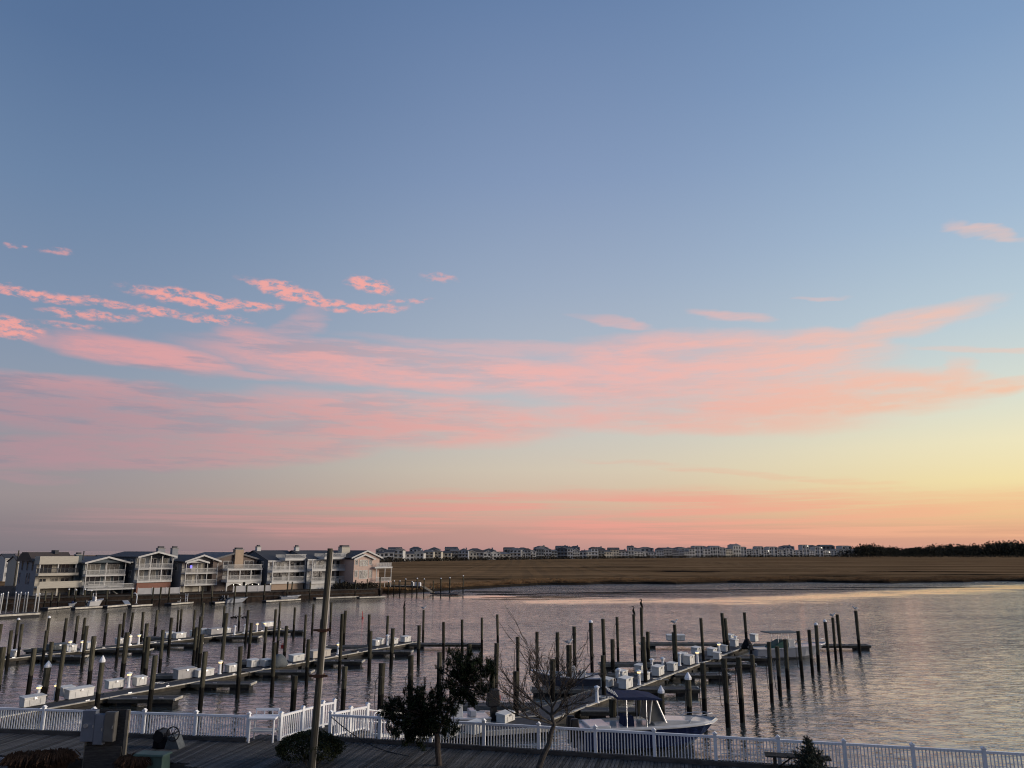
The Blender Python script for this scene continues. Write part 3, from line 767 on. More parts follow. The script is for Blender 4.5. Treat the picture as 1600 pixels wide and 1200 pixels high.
for zz in (zf1 + .6, zf2 + .4): window(t, -.003, 6, zz, 1.1, 1.4, 'left', 1)
chimney(t, W * .05, 5, 2.4, 1.6, ze, z(855), 'side_cream')

# houses on the lots behind, seen over and between the first row
for lab, u0, u1, vt, back, wall, roof in (
        ('pale house with dark hip roof beyond the utility pole at the row end', 5, 23, 865, 120, 'side_white', 'roof_dark'),
        ('grey house behind the long side wall of the cream house', 26, 50, 868.5, 70, 'side_cream', 'roof_dark'),
        ('house with brown ridge showing just over the cream parapet', 84, 112, 866, 34, 'side_tan', 'roof_brown'),
        ('dark-roofed house showing between the teal and slate houses', 160, 186, 867, 36, 'side_slate', 'roof_dark'),
        ('dark-roofed house behind the brown chimney house', 398, 424, 862, 36, 'side_grey', 'roof_dark'),
        ('flat-topped house behind the leaning wooden pole', 494, 514, 858, 34, 'side_brown', 'roof_dark'),
        ('dark-roofed house showing over the pink house', 536, 556, 860, 36, 'side_blue', 'roof_dark')):
    p0, W = face_line(u0, u1, back)
    t = thing('back_row_house', lab, 'house', (p0.x, p0.y, .9), HOUSE_RZ + TURN, 'houses behind the first row')
    zt = at(u0, vt, p0.y).z - .9
    MB().box(0, W, 0, 10, 0, zt - 1.6).build('wall', wall, t)
    if 'flat' in lab: MB().box(-.2, W + .2, -.2, 10.2, zt - 1.597, zt - .9).build('roof', roof, t)
    else: gable_side(t, W, 0, 10, zt - 1.6, zt - .2, roof, wall, .4)
    for k in range(2):
        for q in range(3): window(t, W * (.1 + .3 * q), -.003, zt - 4.4 - 2.8 * k, W * .18, 1.4, 'front', 1, 'trim', D)

# timber bulkhead holding up the lots
bt = thing('bulkhead', 'brown timber bulkhead along the waterline below the houses', 'bulkhead', fr(-14, 0, 0), HOUSE_RZ)
L_ = 76
k = 0
xk = 0
while xk < L_:
    wdt = rm.uniform(.9, 1.3)
    MB().box(xk + .02, xk + wdt, -.12 + rm.uniform(-.03, .03), .12, -.5, 1.55 + rm.uniform(-.06, .06)).build('sheet_panel', 'bulkhead_wood', bt); xk += wdt
MB().box(0, L_, -.28, .28, 1.62, 1.82).build('cap_board', 'board_dark', bt)
MB().box(0, L_, -.26, -.155, .75, .98).build('wale_board', 'board_dark', bt)

# white vinyl fences on the lots
for lab, u0, u1, h in (('white solid fence in front of the slate porch house', 218, 283, 1.3), ('white fence with string lights before the brown chimney house', 366, 424, 1.3)):
    s0, s1 = along(u0, 1.2), along(u1, 1.2)
    t = thing('vinyl_fence', lab, 'fence', fr(s0, 1.2, GZ), HOUSE_RZ, 'fences on the house lots')
    n = max(3, int((s1 - s0) / 2.0)); st_w = (s1 - s0) / n
    for i in range(n + 1): MB().box(i * st_w - .07, i * st_w + .07, -.07, .07, 0, h + .12).build('post', 'fence_white', t)
    for i in range(n): MB().box(i * st_w + .073, (i + 1) * st_w - .073, -.03, .03, .08, h).build('panel', 'fence_white', t)
    if 'string' in lab:
        for i in range(n * 2 + 1): MB().lathe([(.03, h + .16), (.09, h + .22), (.09, h + .3), (.03, h + .36)], 6, i * st_w / 2, 0).build('bulb', 'bulb', t)

# utility pole beyond the row end
p = on(21, 921, 1.0)
t = thing('utility_pole', 'grey utility pole with crossarm left of the cream house', 'pole', p)
zt = at(21, 860, p.y).z - 1.0
MB().tube([(0, 0, 0), (0, 0, zt)], [.2, .14], 8).build('shaft', 'pole_wood', t)
MB().box(-1.1, 1.1, -.06, .06, zt - 1.0, zt - .8).build('crossarm', 'pole_wood', t)
MB().lathe([(.05, zt - 2.6), (.28, zt - 2.5), (.28, zt - 1.6), (.05, zt - 1.5)], 8, .35, 0).build('transformer', 'metal', t)

# ------------------------------------------------------------------ the far row of houses across the marsh
fr_rng = random.Random(21)
far_pal = ['side_white', 'side_cream', 'side_grey', 'side_white', 'side_blue', 'side_cream', 'side_slate', 'side_white']
far_word = dict(side_white='white', side_cream='cream', side_grey='grey', side_blue='pale blue', side_slate='slate')
_fw = MB().box(-.5, .5, -.05, 0, 0, 1).mesh('window', 'glass_pane')
def far_depth(u): return 650 + (u - 585) / 735 * 580
def far_house(u, wpx, vt, wall, roof, kind, lab, push=0.0, lit=False, condo=False):
    dep = far_depth(u) + push
    W = wpx * dep / FOC * 1.05
    p = at(u, 868, dep); p.z = .9
    t = thing('far_house', lab, 'house', p, fr_rng.uniform(-.12, .35) if not condo else .15, 'far houses beyond the marsh')
    H = at(u, vt, dep).z - .9
    dpt = W * 1.15
    ze = H - (min(2.1, W * .24) if not condo else .8)
    MB().box(-W / 2, W / 2, 0, dpt, 0, ze).build('wall', wall, t)
    if kind == 0: gable_front(t, W, -.2, dpt, ze, H, roof, 'trim', .5, wall, -.1, cx=0, x0=-W / 2)
    elif kind == 1:
        gable_side(t, W, 0, dpt, ze, H, roof, wall, .5, x0=-W / 2)
    else:
        o = .5; n = MB()
        a = [(-W / 2 - o, -o, ze), (W / 2 + o, -o, ze), (W / 2 + o, dpt + o, ze), (-W / 2 - o, dpt + o, ze)]
        r0, r1 = (-W * .18, dpt * .5, H), (W * .18, dpt * .5, H)
        n.quad(a[0], a[1], r1, r0); n.tri(a[1], a[2], r1); n.quad(a[2], a[3], r0, r1); n.tri(a[3], a[0], r0); n.quad(*a[::-1]); n.build('roof', roof, t)
    nf = 3 if ze > 8 else 2
    fh = ze / nf
    nb = 2 if W < 9 else 3
    for f in range(nf):
        zf = f * fh
        if f and fr_rng.random() < .75 and not condo:
            MB().box(-W / 2 * .92, W / 2 * .92, -1.5, -.003, zf - .15, zf + .12).build('balcony_floor', 'trim', t)
            m = MB(); m.box(-W / 2 * .92, W / 2 * .92, -1.5, -1.42, zf + .9, zf + 1.0)
            for q in range(5):
                x = -W / 2 * .92 + W * .92 * q / 4; m.box(x - .07, x + .07, -1.49, -1.43, zf + .12, zf + .9)
            m.build('balcony_railing', 'trim', t)
        for b in range(nb):
            ww = W / nb * fr_rng.uniform(.4, .62); x = -W / 2 + W * (b + .5) / nb
            link('window', _fw, t, (x, -.003, zf + fh * .22), 0, (ww, 1, fh * .55))
    if condo:
        for x in (-W / 2 + .4, 0, W / 2 - .4): MB().box(x - .35, x + .35, -.8, -.003, 0, ze + .3).build('pilaster', 'trim', t)
    if fr_rng.random() < .35 and not condo: MB().box(W * .2, W * .32, dpt * .4, dpt * .5, ze, H + 1.0).build('chimney', 'side_grey', t)
    if lit: MB().lathe([(.2, ze - 2), (.75, ze - 1.6), (.75, ze - .9), (.2, ze - .5)], 6, W * .3, -1.2).build('porch_light', 'lamp_white', t)
    return t
u = 588; i = 0
rows_f = []
while u < 1330:
    i += 1
    condo = u > 1085 and fr_rng.random() < .7
    w = fr_rng.uniform(11, 21) * (1 - (u - 588) / 735 * .32) if not condo else fr_rng.uniform(9, 17)
    vt = fr_rng.uniform(855, 864) - (u - 588) / 735 * 4.5
    if fr_rng.random() < .14: vt -= 3
    rows_f.append((u + w / 2, w * .9, vt, far_pal[fr_rng.randrange(8)] if not condo else 'side_white', ('roof_dark', 'roof_grey', 'roof_brown')[fr_rng.randrange(3)], fr_rng.choice((0, 0, 1, 2)) if not condo else 1, condo))
    u += w * fr_rng.uniform(.72, .96)
for k, (uu, w, vt, wall, roof, kind, condo) in enumerate(rows_f):
    nmk = 'condominium block with pale pilasters' if condo else far_word[wall] + (' front-gabled house', ' side-gabled house', ' hip-roofed house')[kind]
    far_house(uu, w, vt, wall, roof, kind, f'distant {nmk}, {ordn(k + 1)} from the left across the marsh', 0, 1140 < uu < 1310 and fr_rng.random() < .4, condo)
for k in range(26):
    uu = 595 + k * 28 + fr_rng.uniform(-8, 8)
    far_house(uu, fr_rng.uniform(14, 20), fr_rng.uniform(854, 858) - (uu - 588) / 735 * 3, ('side_grey', 'side_slate', 'side_blue')[k % 3], 'roof_dark', k % 3, f'distant dark-roofed house peering over the front row, {ordn(k + 1)} from the left', 60)

# ------------------------------------------------------------------ far woods and scrub
wd = MB(); rw = random.Random(5)
def clump(m, x, y, z, r, n):
    for _ in range(n):
        a, b = rw.uniform(0, 2 * PI), rw.uniform(-1, 1); q = math.sqrt(1 - b * b)
        rr = r * rw.random() ** .4
        cx, cy, cz = x + rr * q * math.cos(a), y + rr * q * math.sin(a), z + rr * b
        s = r * rw.uniform(.25, .5)
        d1 = Vector((rw.uniform(-1, 1), rw.uniform(-.4, .4), rw.uniform(-1, 1))).normalized() * s
        d2 = Vector((rw.uniform(-1, 1), rw.uniform(-.4, .4), rw.uniform(-1, 1))).normalized() * s
        c0 = Vector((cx, cy, cz)); m.tri(c0 - d1, c0 + d1, c0 + d2)
for i in range(1300):
    u = 1312 + (rw.random() ** 1.05) * 620; dep = rw.uniform(1180, 1520)
    p = at(u, 868, dep); hgt = rw.uniform(13, 20) * (0.5 + .5 * min(1, (u - 1300) / 60)) + 3.5 * math.sin(u * .021) + 2 * math.sin(u * .06 + 1)
    if rw.random() < .22:   # a pointed evergreen
        for q in range(6): clump(wd, p.x, p.y, .9 + hgt * (.25 + .15 * q), hgt * .20 * (1.15 - q / 5), 10)
    else:
        for q in range(4): clump(wd, p.x + rw.uniform(-4, 4), p.y + rw.uniform(-4, 4), .9 + hgt * (.3 + .17 * q), hgt * .26, 12)
for i in range(60):
    u = 1300 + i * 11; p = at(u, 868, 1400)
    wd.box(p.x - 9, p.x + 9, p.y, p.y + 8, .5, 13 + 2 * math.sin(i * 1.7) if i > 4 else 5)
stuff(wd.build('far_woods', 'woods'), 'dark far wood along the horizon beyond the marsh', 'woods')
sc_ = MB()
for i in range(1500):
    u = 582 + rw.random() * 760; dep = far_depth(u) - rw.uniform(6, 26)
    p = at(u, 868, dep); clump(sc_, p.x, p.y, .9 + rw.uniform(.2, 1.2), rw.uniform(.7, 2.2) * (1 if rw.random() < .85 else 2), 9)
for i in range(700):
    u = 1310 + rw.random() * 640; p = at(u, 868, rw.uniform(1050, 1180)); clump(sc_, p.x, p.y, 1 + rw.uniform(.3, 1.6), rw.uniform(1, 3), 9)
for i in range(260):   # brown thicket at the marsh end of the near row
    s_, b = rw.uniform(54, 64), rw.uniform(2, 9); p = fr(s_, b); clump(sc_, p.x, p.y, 1.7 + rw.uniform(0, .9), rw.uniform(.4, .9), 12)
stuff(sc_.build('marsh_scrub', 'scrub'), 'dark scrub in front of the distant houses', 'scrub')

# ------------------------------------------------------------------ mooring pilings
pr = random.Random(11)
def piling(u, vt, vb, label, group, cap=None, r=.16, rope=None, mat='piling'):
    dep = on(u, vb, 0).y
    p = at(u, vt, dep); h = p.z
    t = thing('mooring_piling', label, 'piling', (p.x, p.y, 0), pr.uniform(0, 6), group)
    lx, ly = pr.gauss(0, .013) * h, pr.gauss(0, .013) * h; r *= pr.uniform(.88, 1.1)
    n = 6; pts = []; rs = []
    for i in range(n + 1):
        q = i / n; zz = -2.0 + (h + 2.0) * q
        f = max(0, zz / h)
        pts.append((lx * (f - 1), ly * (f - 1), zz)); rs.append(r * (.86 + .16 * q) * pr.uniform(.97, 1.03))
    MB().tube(pts, rs, 10).build('shaft', mat, t, smooth=False)
    if cap == 'cone': MB().lathe([(r * 1.12, h - .06), (r * 1.14, h + .06), (r * .5, h + .26), (.02, h + .36)], 10).build('cone_cap', 'vinyl', t)
    if cap == 'white': MB().lathe([(r * 1.1, h - .04), (r * 1.1, h + .05), (r * .7, h + .14), (.03, h + .18)], 10).build('dome_cap', 'vinyl', t)
    if rope:
        a = pr.uniform(2.6, 4.0) - t.rotation_euler.z; c, s = math.cos(a), math.sin(a); z0 = h * rope
        m = MB(); m.tube([(c * r * 1.05, s * r * 1.05, z0), (c * (r + .16), s * (r + .16), z0 - .25), (c * (r + .2), s * (r + .2), z0 - 1.2), (c * (r + .14), s * (r + .14), z0 - 2.1), (c * r * 1.05, s * r * 1.05, z0 - 2.25)], .022, 5)
        lo = MB().lathe([(r * 1.08, z0 - .06), (r * 1.14, z0), (r * 1.08, z0 + .06)], 10)
        m.v += lo.v; n0 = len(m.v) - len(lo.v); m.f += [tuple(i + n0 for i in f) for f in lo.f]
        m.build('mooring_rope', 'rope', t)
    return t
def run(rows, where, group, r=.16, what='weathered timber piling'):
    rows = sorted(rows, key=lambda q: q[0])
    for i, q in enumerate(rows):
        ex = q[3] if len(q) > 3 else {}
        cap = ex.get('cap'); kind = {'cone': 'piling with a white cone cap', 'white': 'piling with a small white cap'}.get(cap, what)
        piling(q[0], q[1], q[2], f'{kind}, {ordn(i + 1)} from the left {where}', group, cap, ex.get('r', r), ex.get('rope'))
CONE, CAPW = {'cap': 'cone', 'r': .18}, {'cap': 'white'}
run([(2, 975, 1048), (5, 1011, 1104, {'r': .2}), (18, 985, 1047), (54, 1013, 1085), (75, 1041, 1108, {'cap': 'cone', 'r': .21}), (81, 1003, 1062), (101, 1007, 1108), (147, 994, 1078),
     (160, 1033, 1119, {'cap': 'cone', 'r': .17}), (199, 988, 1064, {'r': .19}), (232, 995, 1075), (243, 1024, 1112, {'r': .18}), (255, 984, 1058), (307, 980, 1042), (316, 991, 1046), (321, 1018, 1108),
     (354, 958, 1062), (376, 1010, 1092), (429, 1004, 1090), (448, 978, 1043), (461, 1056, 1113, {'r': .21}), (482, 999, 1073), (503, 968, 1040), (535, 959, 1061), (579, 986, 1056), (614, 982, 1045), (655, 977, 1038),
     (539, 1041, 1112, {'r': .19, 'rope': .7}), (597, 1036, 1122, {'r': .19, 'rope': .75}), (642, 1024, 1098, {'r': .19, 'rope': .6}), (687, 1019, 1082, {'r': .18}), (733, 1006, 1074, {'r': .19})],
    'along the front left dock', 'pilings along the front left dock')
run([(29, 968, 1014, CAPW), (35, 975, 1036), (73, 985, 1041), (77, 965, 1016, CAPW), (104, 966, 1006), (122, 962, 1007), (133, 965, 1012), (136, 978, 1043), (168, 958, 1007), (188, 975, 1037), (195, 957, 1004),
     (208, 957, 999), (224, 956, 1005), (230, 974, 1046), (246, 953, 998), (268, 965, 1022), (279, 953, 990), (284, 952, 985), (305, 953, 1002), (314, 963, 1036), (318, 942, 987), (351, 947, 990), (375, 948, 989), (388, 953, 1006),
     (393, 973, 1029), (416, 979, 1028), (431, 952, 1006), (438, 941, 975), (437, 970, 1022), (461, 949, 996), (478, 960, 1020), (490, 944, 991), (518, 941, 989), (540, 954, 1011), (577, 960, 1004), (606, 962, 1014), (632, 949, 994),
     (662, 953, 1004), (693, 972, 1030), (722, 968, 1022), (753, 965, 1021), (777, 960, 1012)],
    'along the back left dock', 'pilings along the back left dock', .15)
run([(776, 1005, 1098, {'r': .17, 'rope': .8}), (769, 1054, 1132, {'r': .2}), (809, 995, 1072, {'rope': .8}), (806, 1049, 1118, {'r': .2}), (839, 987, 1052), (871, 988, 1055, {'rope': .85}), (864, 1030, 1096, {'r': .21}), (889, 1008, 1082, {'r': .2}),
     (897, 979, 1052, {'rope': .85}), (923, 972, 1053, {'cap': 'white', 'rope': .85}), (942, 967, 1045), (942, 1024, 1097, {'r': .18}), (957, 999, 1057, {'r': .18}), (964, 964, 1038, {'rope': .85}), (990, 960, 1031), (1002, 949, 1042),
     (1005, 995, 1076, {'r': .17}), (1012, 987, 1038), (1054, 976, 1056), (1052, 988, 1046), (1095, 966, 1041), (1128, 958, 1024), (1133, 966, 1024), (1163, 957, 1007)],
    'along the right dock', 'pilings along the right dock')
run([(957, 1093, 1160, {'r': .2}), (997, 1089, 1156, {'r': .2}), (1033, 1081, 1146, {'cap': 'cone', 'r': .19}), (1075, 1060, 1146, {'cap': 'cone', 'r': .17, 'rope': .8}), (1098, 1036, 1126, {'rope': .8}), (1131, 1029, 1136, {'rope': .85}), (1154, 1027, 1128, {'rope': .85}),
     (1175, 1023, 1113, {'rope': .8}), (1201, 1003, 1098, {'rope': .75}), (1214, 1010, 1088, {'rope': .75}), (1227, 999, 1076), (1247, 986, 1061, {'rope': .8}), (1264, 984, 1055), (1275, 976, 1048, CAPW), (1289, 971, 1042, CAPW), (1301, 965, 1033), (1308, 960, 1032),
     (1337, 954, 1022)],
    'in the outer right row', 'outer row of pilings')
run([(72, 923, 951), (82, 925, 950), (93, 927, 952), (108, 921, 946, CAPW), (119, 922, 948, CAPW), (133, 921, 946, CAPW), (143, 923, 948, CAPW), (168, 922, 948), (207, 920, 946, CAPW), (240, 918, 947), (252, 917, 947), (265, 918, 944), (317, 917, 946), (332, 916, 944),
     (368, 915, 943), (386, 913, 941), (414, 912, 941), (450, 909, 937), (457, 909, 936), (485, 910, 937), (525, 908, 932), (531, 905, 931), (556, 906, 934), (574, 905, 932), (594, 902, 932)],
    'in front of the canal houses', 'pilings in front of the houses', .16)
run([(607, 909, 930, CAPW), (616, 908, 929, CAPW), (625, 908, 930, CAPW), (634, 905, 930, CAPW), (644, 909, 929, CAPW), (652, 904, 930, CAPW), (663, 905, 929, CAPW), (677, 907, 931), (689, 904, 929, CAPW), (703, 903, 928, CAPW), (724, 900, 927, CAPW)],
    'of the marsh-end pier', 'pilings of the marsh-end pier', .15)

# ------------------------------------------------------------------ floating docks
DK = Vector((.535, .845, 0))                                     # along every dock
DKN = Vector((.845, -.535, 0))                                   # towards the light, the camera side
DRZ = math.atan2(DK.y, DK.x)
def plank_dock(name, label, p0, p1, width, fingers, z=.5):
    """p0, p1: ends of the near bright edge. Local x runs along the dock, y to the far side."""
    d = (p1 - p0); L = d.length; rz = math.atan2(d.y, d.x)
    t = thing(name, label, 'dock', (p0.x, p0.y, 0), rz, 'floating docks')
    n = max(1, round(L / 6.0)); seg = L / n
    for i in range(n):
        a, b = i * seg + .03, (i + 1) * seg - .03
        o = MB().box(a, b, .16, width - .16, z - .12, z).build('deck_section', 'dock_deck', t)
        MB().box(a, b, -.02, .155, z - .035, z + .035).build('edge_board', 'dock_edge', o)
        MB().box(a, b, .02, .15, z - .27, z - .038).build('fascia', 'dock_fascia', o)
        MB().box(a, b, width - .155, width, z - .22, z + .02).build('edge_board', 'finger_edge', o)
        for q in (.25, .75): MB().box(a + (b - a) * q - .14, a + (b - a) * q + .14, .03, .09, z + .038, z + .11).build('cleat', 'metal', o)
        MB().box(a + .2, b - .2, .25, width - .25, -.25, z - .225).build('float', 'dock_float', o)
    cs, sn = math.cos(rz), math.sin(rz)
    for (s, side, length) in fingers:
        y0 = 0 if side < 0 else width
        loc = Vector((s, y0, 0))
        f = bpy.data.objects.new('finger_pier', MB().box(0, length, -.5, .5, z - .14, z - .01).mesh('finger_pier', 'dock_deck')); COL.objects.link(f)
        f.parent = t; f.location = loc; f.rotation_euler = (0, 0, (0 if side < 0 else PI) - rz - R(1.5))
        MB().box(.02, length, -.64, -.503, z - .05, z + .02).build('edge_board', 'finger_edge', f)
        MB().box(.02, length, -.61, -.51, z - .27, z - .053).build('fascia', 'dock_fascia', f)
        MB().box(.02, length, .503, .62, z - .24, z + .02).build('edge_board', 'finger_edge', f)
        MB().box(length + .003, length + .12, -.62, .62, z - .12, z + .03).build('end_board', 'dock_edge', f)
        MB().box(length - 1.6, length - .1, -.45, .45, -.25, z - .245).build('float', 'dock_float', f)
        MB().box(.6, 1.6, -.45, .45, -.25, z - .245).build('float', 'dock_float', f)
        for q in range(2):
            MB().box(length * (.4 + .4 * q) - .15, length * (.4 + .4 * q) + .15, -.53, -.47, z + .003, z + .09).build('cleat', 'metal', f)
    return t
A0, A1 = on(-160, 1150, .5), on(658, 1002, .5)
B0, B1 = on(-120, 1044, .5), on(452, 982, .5)
C0, C1 = on(862, 1125, .5), on(1178, 1006, .5)
LA, LB, LC = (A1 - A0).length, (B1 - B0).length, (C1 - C0).length
def s_on(p0, p1, u, v):
    d = (p1 - p0).normalized(); return (on(u, v, .5) - p0).dot(d)
plank_dock('floating_dock', 'long front left floating dock with white boxes and stub fingers', A0, A1, 2.0,
           [(s_on(A0, A1, 160, 1087), -1, 4.6), (s_on(A0, A1, 285, 1064), -1, 4.6), (s_on(A0, A1, 392, 1047), -1, 4.6), (s_on(A0, A1, 484, 1031), -1, 4.4), (s_on(A0, A1, 565, 1016), -1, 4.4), (s_on(A0, A1, 635, 1005), -1, 8.0),
            (s_on(A0, A1, 600, 1011), 1, 5.0), (s_on(A0, A1, 470, 1035), 1, 4.5), (s_on(A0, A1, 340, 1056), 1, 4.5)])
plank_dock('floating_dock', 'back left floating dock nearest the canal houses', B0, B1, 2.0,
           [(s_on(B0, B1, 55, 1024), -1, 4.6), (s_on(B0, B1, 150, 1013), -1, 5.2), (s_on(B0, B1, 232, 1004), -1, 5.2), (s_on(B0, B1, 330, 993), -1, 5.0), (s_on(B0, B1, 425, 985), -1, 4.2),
            (s_on(B0, B1, 130, 1016), 1, 5.0), (s_on(B0, B1, 300, 997), 1, 5.0)])
plank_dock('floating_dock', 'right floating dock with many fingers and white boxes', C0, C1, 2.6,
           [(s_on(C0, C1, 1000, 1075), -1, 4.5), (s_on(C0, C1, 1052, 1053), -1, 4.5), (s_on(C0, C1, 1096, 1036), -1, 4.6), (s_on(C0, C1, 1126, 1027), -1, 4.6), (LC - .7, -1, 12.5),
            (s_on(C0, C1, 905, 1108), -1, 4.8), (s_on(C0, C1, 985, 1082), 1, 4.6), (s_on(C0, C1, 1040, 1058), 1, 5.2), (s_on(C0, C1, 1085, 1040), 1, 6.2), (LC - 1.0, 1, 9.6), (s_on(C0, C1, 905, 1108), 1, 6.0)])
# landing float that the gangway comes down to
LP0, LP1 = on(640, 1152, .5), on(872, 1136, .5)
t = thing('landing_float', 'landing float at the foot of the gangway behind the white railing', 'dock', (LP0.x, LP0.y, 0), math.atan2((LP1 - LP0).y, (LP1 - LP0).x), 'floating docks')
Lf = (LP1 - LP0).length
for i in range(2):
    a, b = i * Lf / 2 + .03, (i + 1) * Lf / 2 - .03
    o = MB().box(a, b, .16, 3.0, .38, .5).build('deck_section', 'dock_deck', t)
    MB().box(a, b, 0, .155, .28, .535).build('edge_board', 'dock_edge', o); MB().box(a, b, 3.005, 3.16, .28, .535).build('edge_board', 'dock_edge', o)
    MB().box(a + .2, b - .2, .3, 2.8, -.25, .275).build('float', 'dock_float', o)

# ------------------------------------------------------------------ dock boxes, pedestals and gear
bxn = {}
def dock_box(u, v, w, h=.66, d=.62, where='', what='white dock box', mat='dock_box', lid=True, rz=None, u_is='centre'):
    """u, v: foot of the middle of the lit long face"""
    p = on(u, v, .54)
    key = where
    bxn[key] = bxn.get(key, 0) + 1
    t = thing('dock_box', f'{what}, {ordn(bxn[key])} counted along {where}', 'box', (p.x, p.y, .5), (DRZ if rz is None else rz) + pr.uniform(-.05, .05), 'boxes on the docks')
    h *= pr.uniform(.94, 1.06)
    body = MB().box(-w / 2, w / 2, 0, d, .05, h - .12).build('body', mat, t, bevel=.015)
    MB().box(-w / 2 + .08, w / 2 - .08, .05, d - .05, .003, .047).build('skid', 'dock_float', body)
    if lid:
        m = MB(); m.prism([(-.04, h - .117), (d + .03, h - .117), (d + .03, h + .03), (-.04, h - .04)], 'x', -w / 2 - .04, w / 2 + .04); ld_ = m.build('lid', mat, t, bevel=.012)
        MB().box(-.09, .09, -.07, -.042, h - .20, h - .06).build('latch', 'metal', ld_)
    for q in (-.25, .25):
        MB().box(q * w - .012, q * w + .012, -.012, -.003, .1, h - .2).build('seam', 'box_grey', body)
    return t
FA = 'the front left dock'
for q in [(54, 1103, 1.35), (127, 1090, 1.75), (107, 1087, .8), (182, 1075, 1.2), (221, 1071, .8), (322, 1057, 1.5), (365, 1050, .9), (399, 1042, .9), (419, 1041, .8), (467, 1033, 1.4), (597, 1007, .6), (618, 1006, .9), (637, 1003, 1.05), (590, 1009, .6)]:
    dock_box(*q, where=FA)
dock_box(292, 1060, 1.6, .8, .7, FA, 'long grey dock box', 'box_grey'); dock_box(503, 1027, 2.2, .72, .7, FA, 'long tan dock box', 'box_tan')
FB = 'the back left dock'
for q in [(112, 1017, 1.0), (143, 1013, .9), (188, 1006, .6), (266, 997, 1.1), (283, 997, 1.3), (306, 994, .9), (321, 991, 1.0), (356, 989, .8), (422, 979, 1.9), (25, 1026, .7), (202, 1003, .6)]:
    dock_box(*q, where=FB)
dock_box(93, 1015, 1.8, .6, .9, FB, 'flat grey covered box', 'tarp_grey'); dock_box(339, 991, 1.7, .75, .8, FB, 'dark grey dock box', 'box_grey')
FC = 'the right dock'
for q in [(955, 1073, 1.0), (984, 1075, 1.25, .8), (1012, 1063, 1.0), (1034, 1055, 1.3, .75), (1056, 1048, .9), (1082, 1038, 1.2, .8), (1118, 1024, 1.25, .72), (1136, 1018, .6), (977, 1060, 1.0), (1006, 1050, 1.1), (1072, 1035, 1.0, .85), (1093, 1021, 1.2),
          (1152, 1010, 1.0, .75), (1145, 1000, 1.3), (1183, 1002, 1.2, .8), (1126, 1030, .7)]:
    dock_box(*q, where=FC)
dock_box(1057, 1001, 2.0, .7, .8, FC, 'long white dock box on a far finger', rz=0.0)
dock_box(797, 1128, 1.2, .6, .6, 'the landing float'); dock_box(750, 1146, 1.0, .65, .6, 'the landing float'); dock_box(712, 1150, 1.0, .6, .6, 'the landing float')

pdn = [0]
def pedestal(u, v, lit=True, where='left docks'):
    p = on(u, v, .5); pdn[0] += 1
    t = thing('power_pedestal', f'{"lit" if lit else "unlit"} white power pedestal, {ordn(pdn[0])} counted from the left over all docks', 'pedestal', p, pr.uniform(0, 6), 'power pedestals on the docks')
    MB().lathe([(.17, 0), (.15, .05), (.12, .1), (.10, .78), (.13, .84)], 10).build('post', 'vinyl', t)
    MB().lathe([(.12, .845), (.15, .86), (.15, .95), (.12, .965)], 10).build('lens', 'lamp_warm' if lit else 'vinyl', t)
    MB().lathe([(.22, .97), (.23, 1.0), (.08, 1.08), (.02, 1.1)], 10).build('hood', 'vinyl', t)
    MB().box(.09, .14, -.07, .07, .45, .65).build('socket', 'box_grey', t)
for q in sorted([(58, 1097, True), (86, 1093, True), (108, 1018, True), (127, 1018, True), (200, 1074, True), (202, 1008, True), (216, 1007, True), (343, 1053, True), (401, 987, True), (413, 986, True), (382, 990, False), (528, 1022, True), (366, 992, False), (605, 1008, False),
                (967, 1067, False), (999, 1070, True), (1019, 1050, False), (1062, 1040, False), (1090, 1036, True), (1124, 1022, True), (1150, 1010, False), (933, 1098, False), (1036, 1048, False)]):
    pedestal(*q)
# tarp over gear with a red jug, a net, an anchor winch heap on the docks
p = on(440, 1042, .5)
t = thing('covered_gear', 'grey tarp draped over a heap of gear on the front left dock', 'tarp', p, DRZ)
m = MB(); m.lathe([(.75, 0), (.78, .25), (.66, .6), (.45, .9), (.15, 1.05)], 14, 0, .4, 1.1, .75); mm_ = m.build('tarp', 'tarp_grey', t, smooth=True)
d_ = mm_.modifiers.new('folds', 'DISPLACE'); tx = bpy.data.textures.new('folds', 'CLOUDS'); tx.noise_scale = .4; d_.texture = tx; d_.strength = .25
p = on(441, 1030, .5)
t = thing('fuel_jug', 'red fuel jug on the grey tarp heap of the front left dock', 'jug', (p.x, p.y, 1.45), 0)
MB().box(-.2, .2, -.13, .13, 0, .36, .03).build('tank', 'red', t, bevel=.04); MB().tube([(-.12, 0, .37), (-.1, 0, .46), (.08, 0, .46), (.1, 0, .37)], .025, 6).build('handle', 'red', t); MB().lathe([(.04, .36), (.035, .44)], 8, .15, 0).build('spout', 'black_paint', t)
p = on(167, 1076, .5)
t = thing('landing_net', 'round landing net standing beside the cone-capped piling', 'net', p, 0)
MB().tube([(0, 0, 0), (.02, 0, 1.4)], .018, 6).build('handle', 'metal', t)
m = MB(); m.tube([(.02 + .42 * math.sin(a), 0, 1.85 - .45 * math.cos(a)) for a in [2 * PI * k / 20 for k in range(21)]], .018, 5); hoop = m.build('hoop', 'black_paint', t)
m = MB()
for k in range(-3, 4):
    x = k * .11; h_ = math.sqrt(max(.01, 1 - (x / .42) ** 2)) * .45; m.tube([(.02 + x, 0, 1.85 - h_), (.02 + x, .25, 1.85), (.02 + x, 0, 1.85 + h_)], .006, 4)
m.build('mesh', 'rope', hoop)
p = on(1168, 1014, .5)
t = thing('tarp_heap', 'black tarp bundled at the foot of a piling on the right dock', 'tarp', p, 0)
m = MB(); m.lathe([(.62, 0), (.6, .25), (.42, .6), (.2, .95), (.05, 1.1)], 12); o = m.build('tarp', 'black_cloth', t, smooth=True)
d_ = o.modifiers.new('folds', 'DISPLACE'); d_.texture = tx; d_.strength = .25
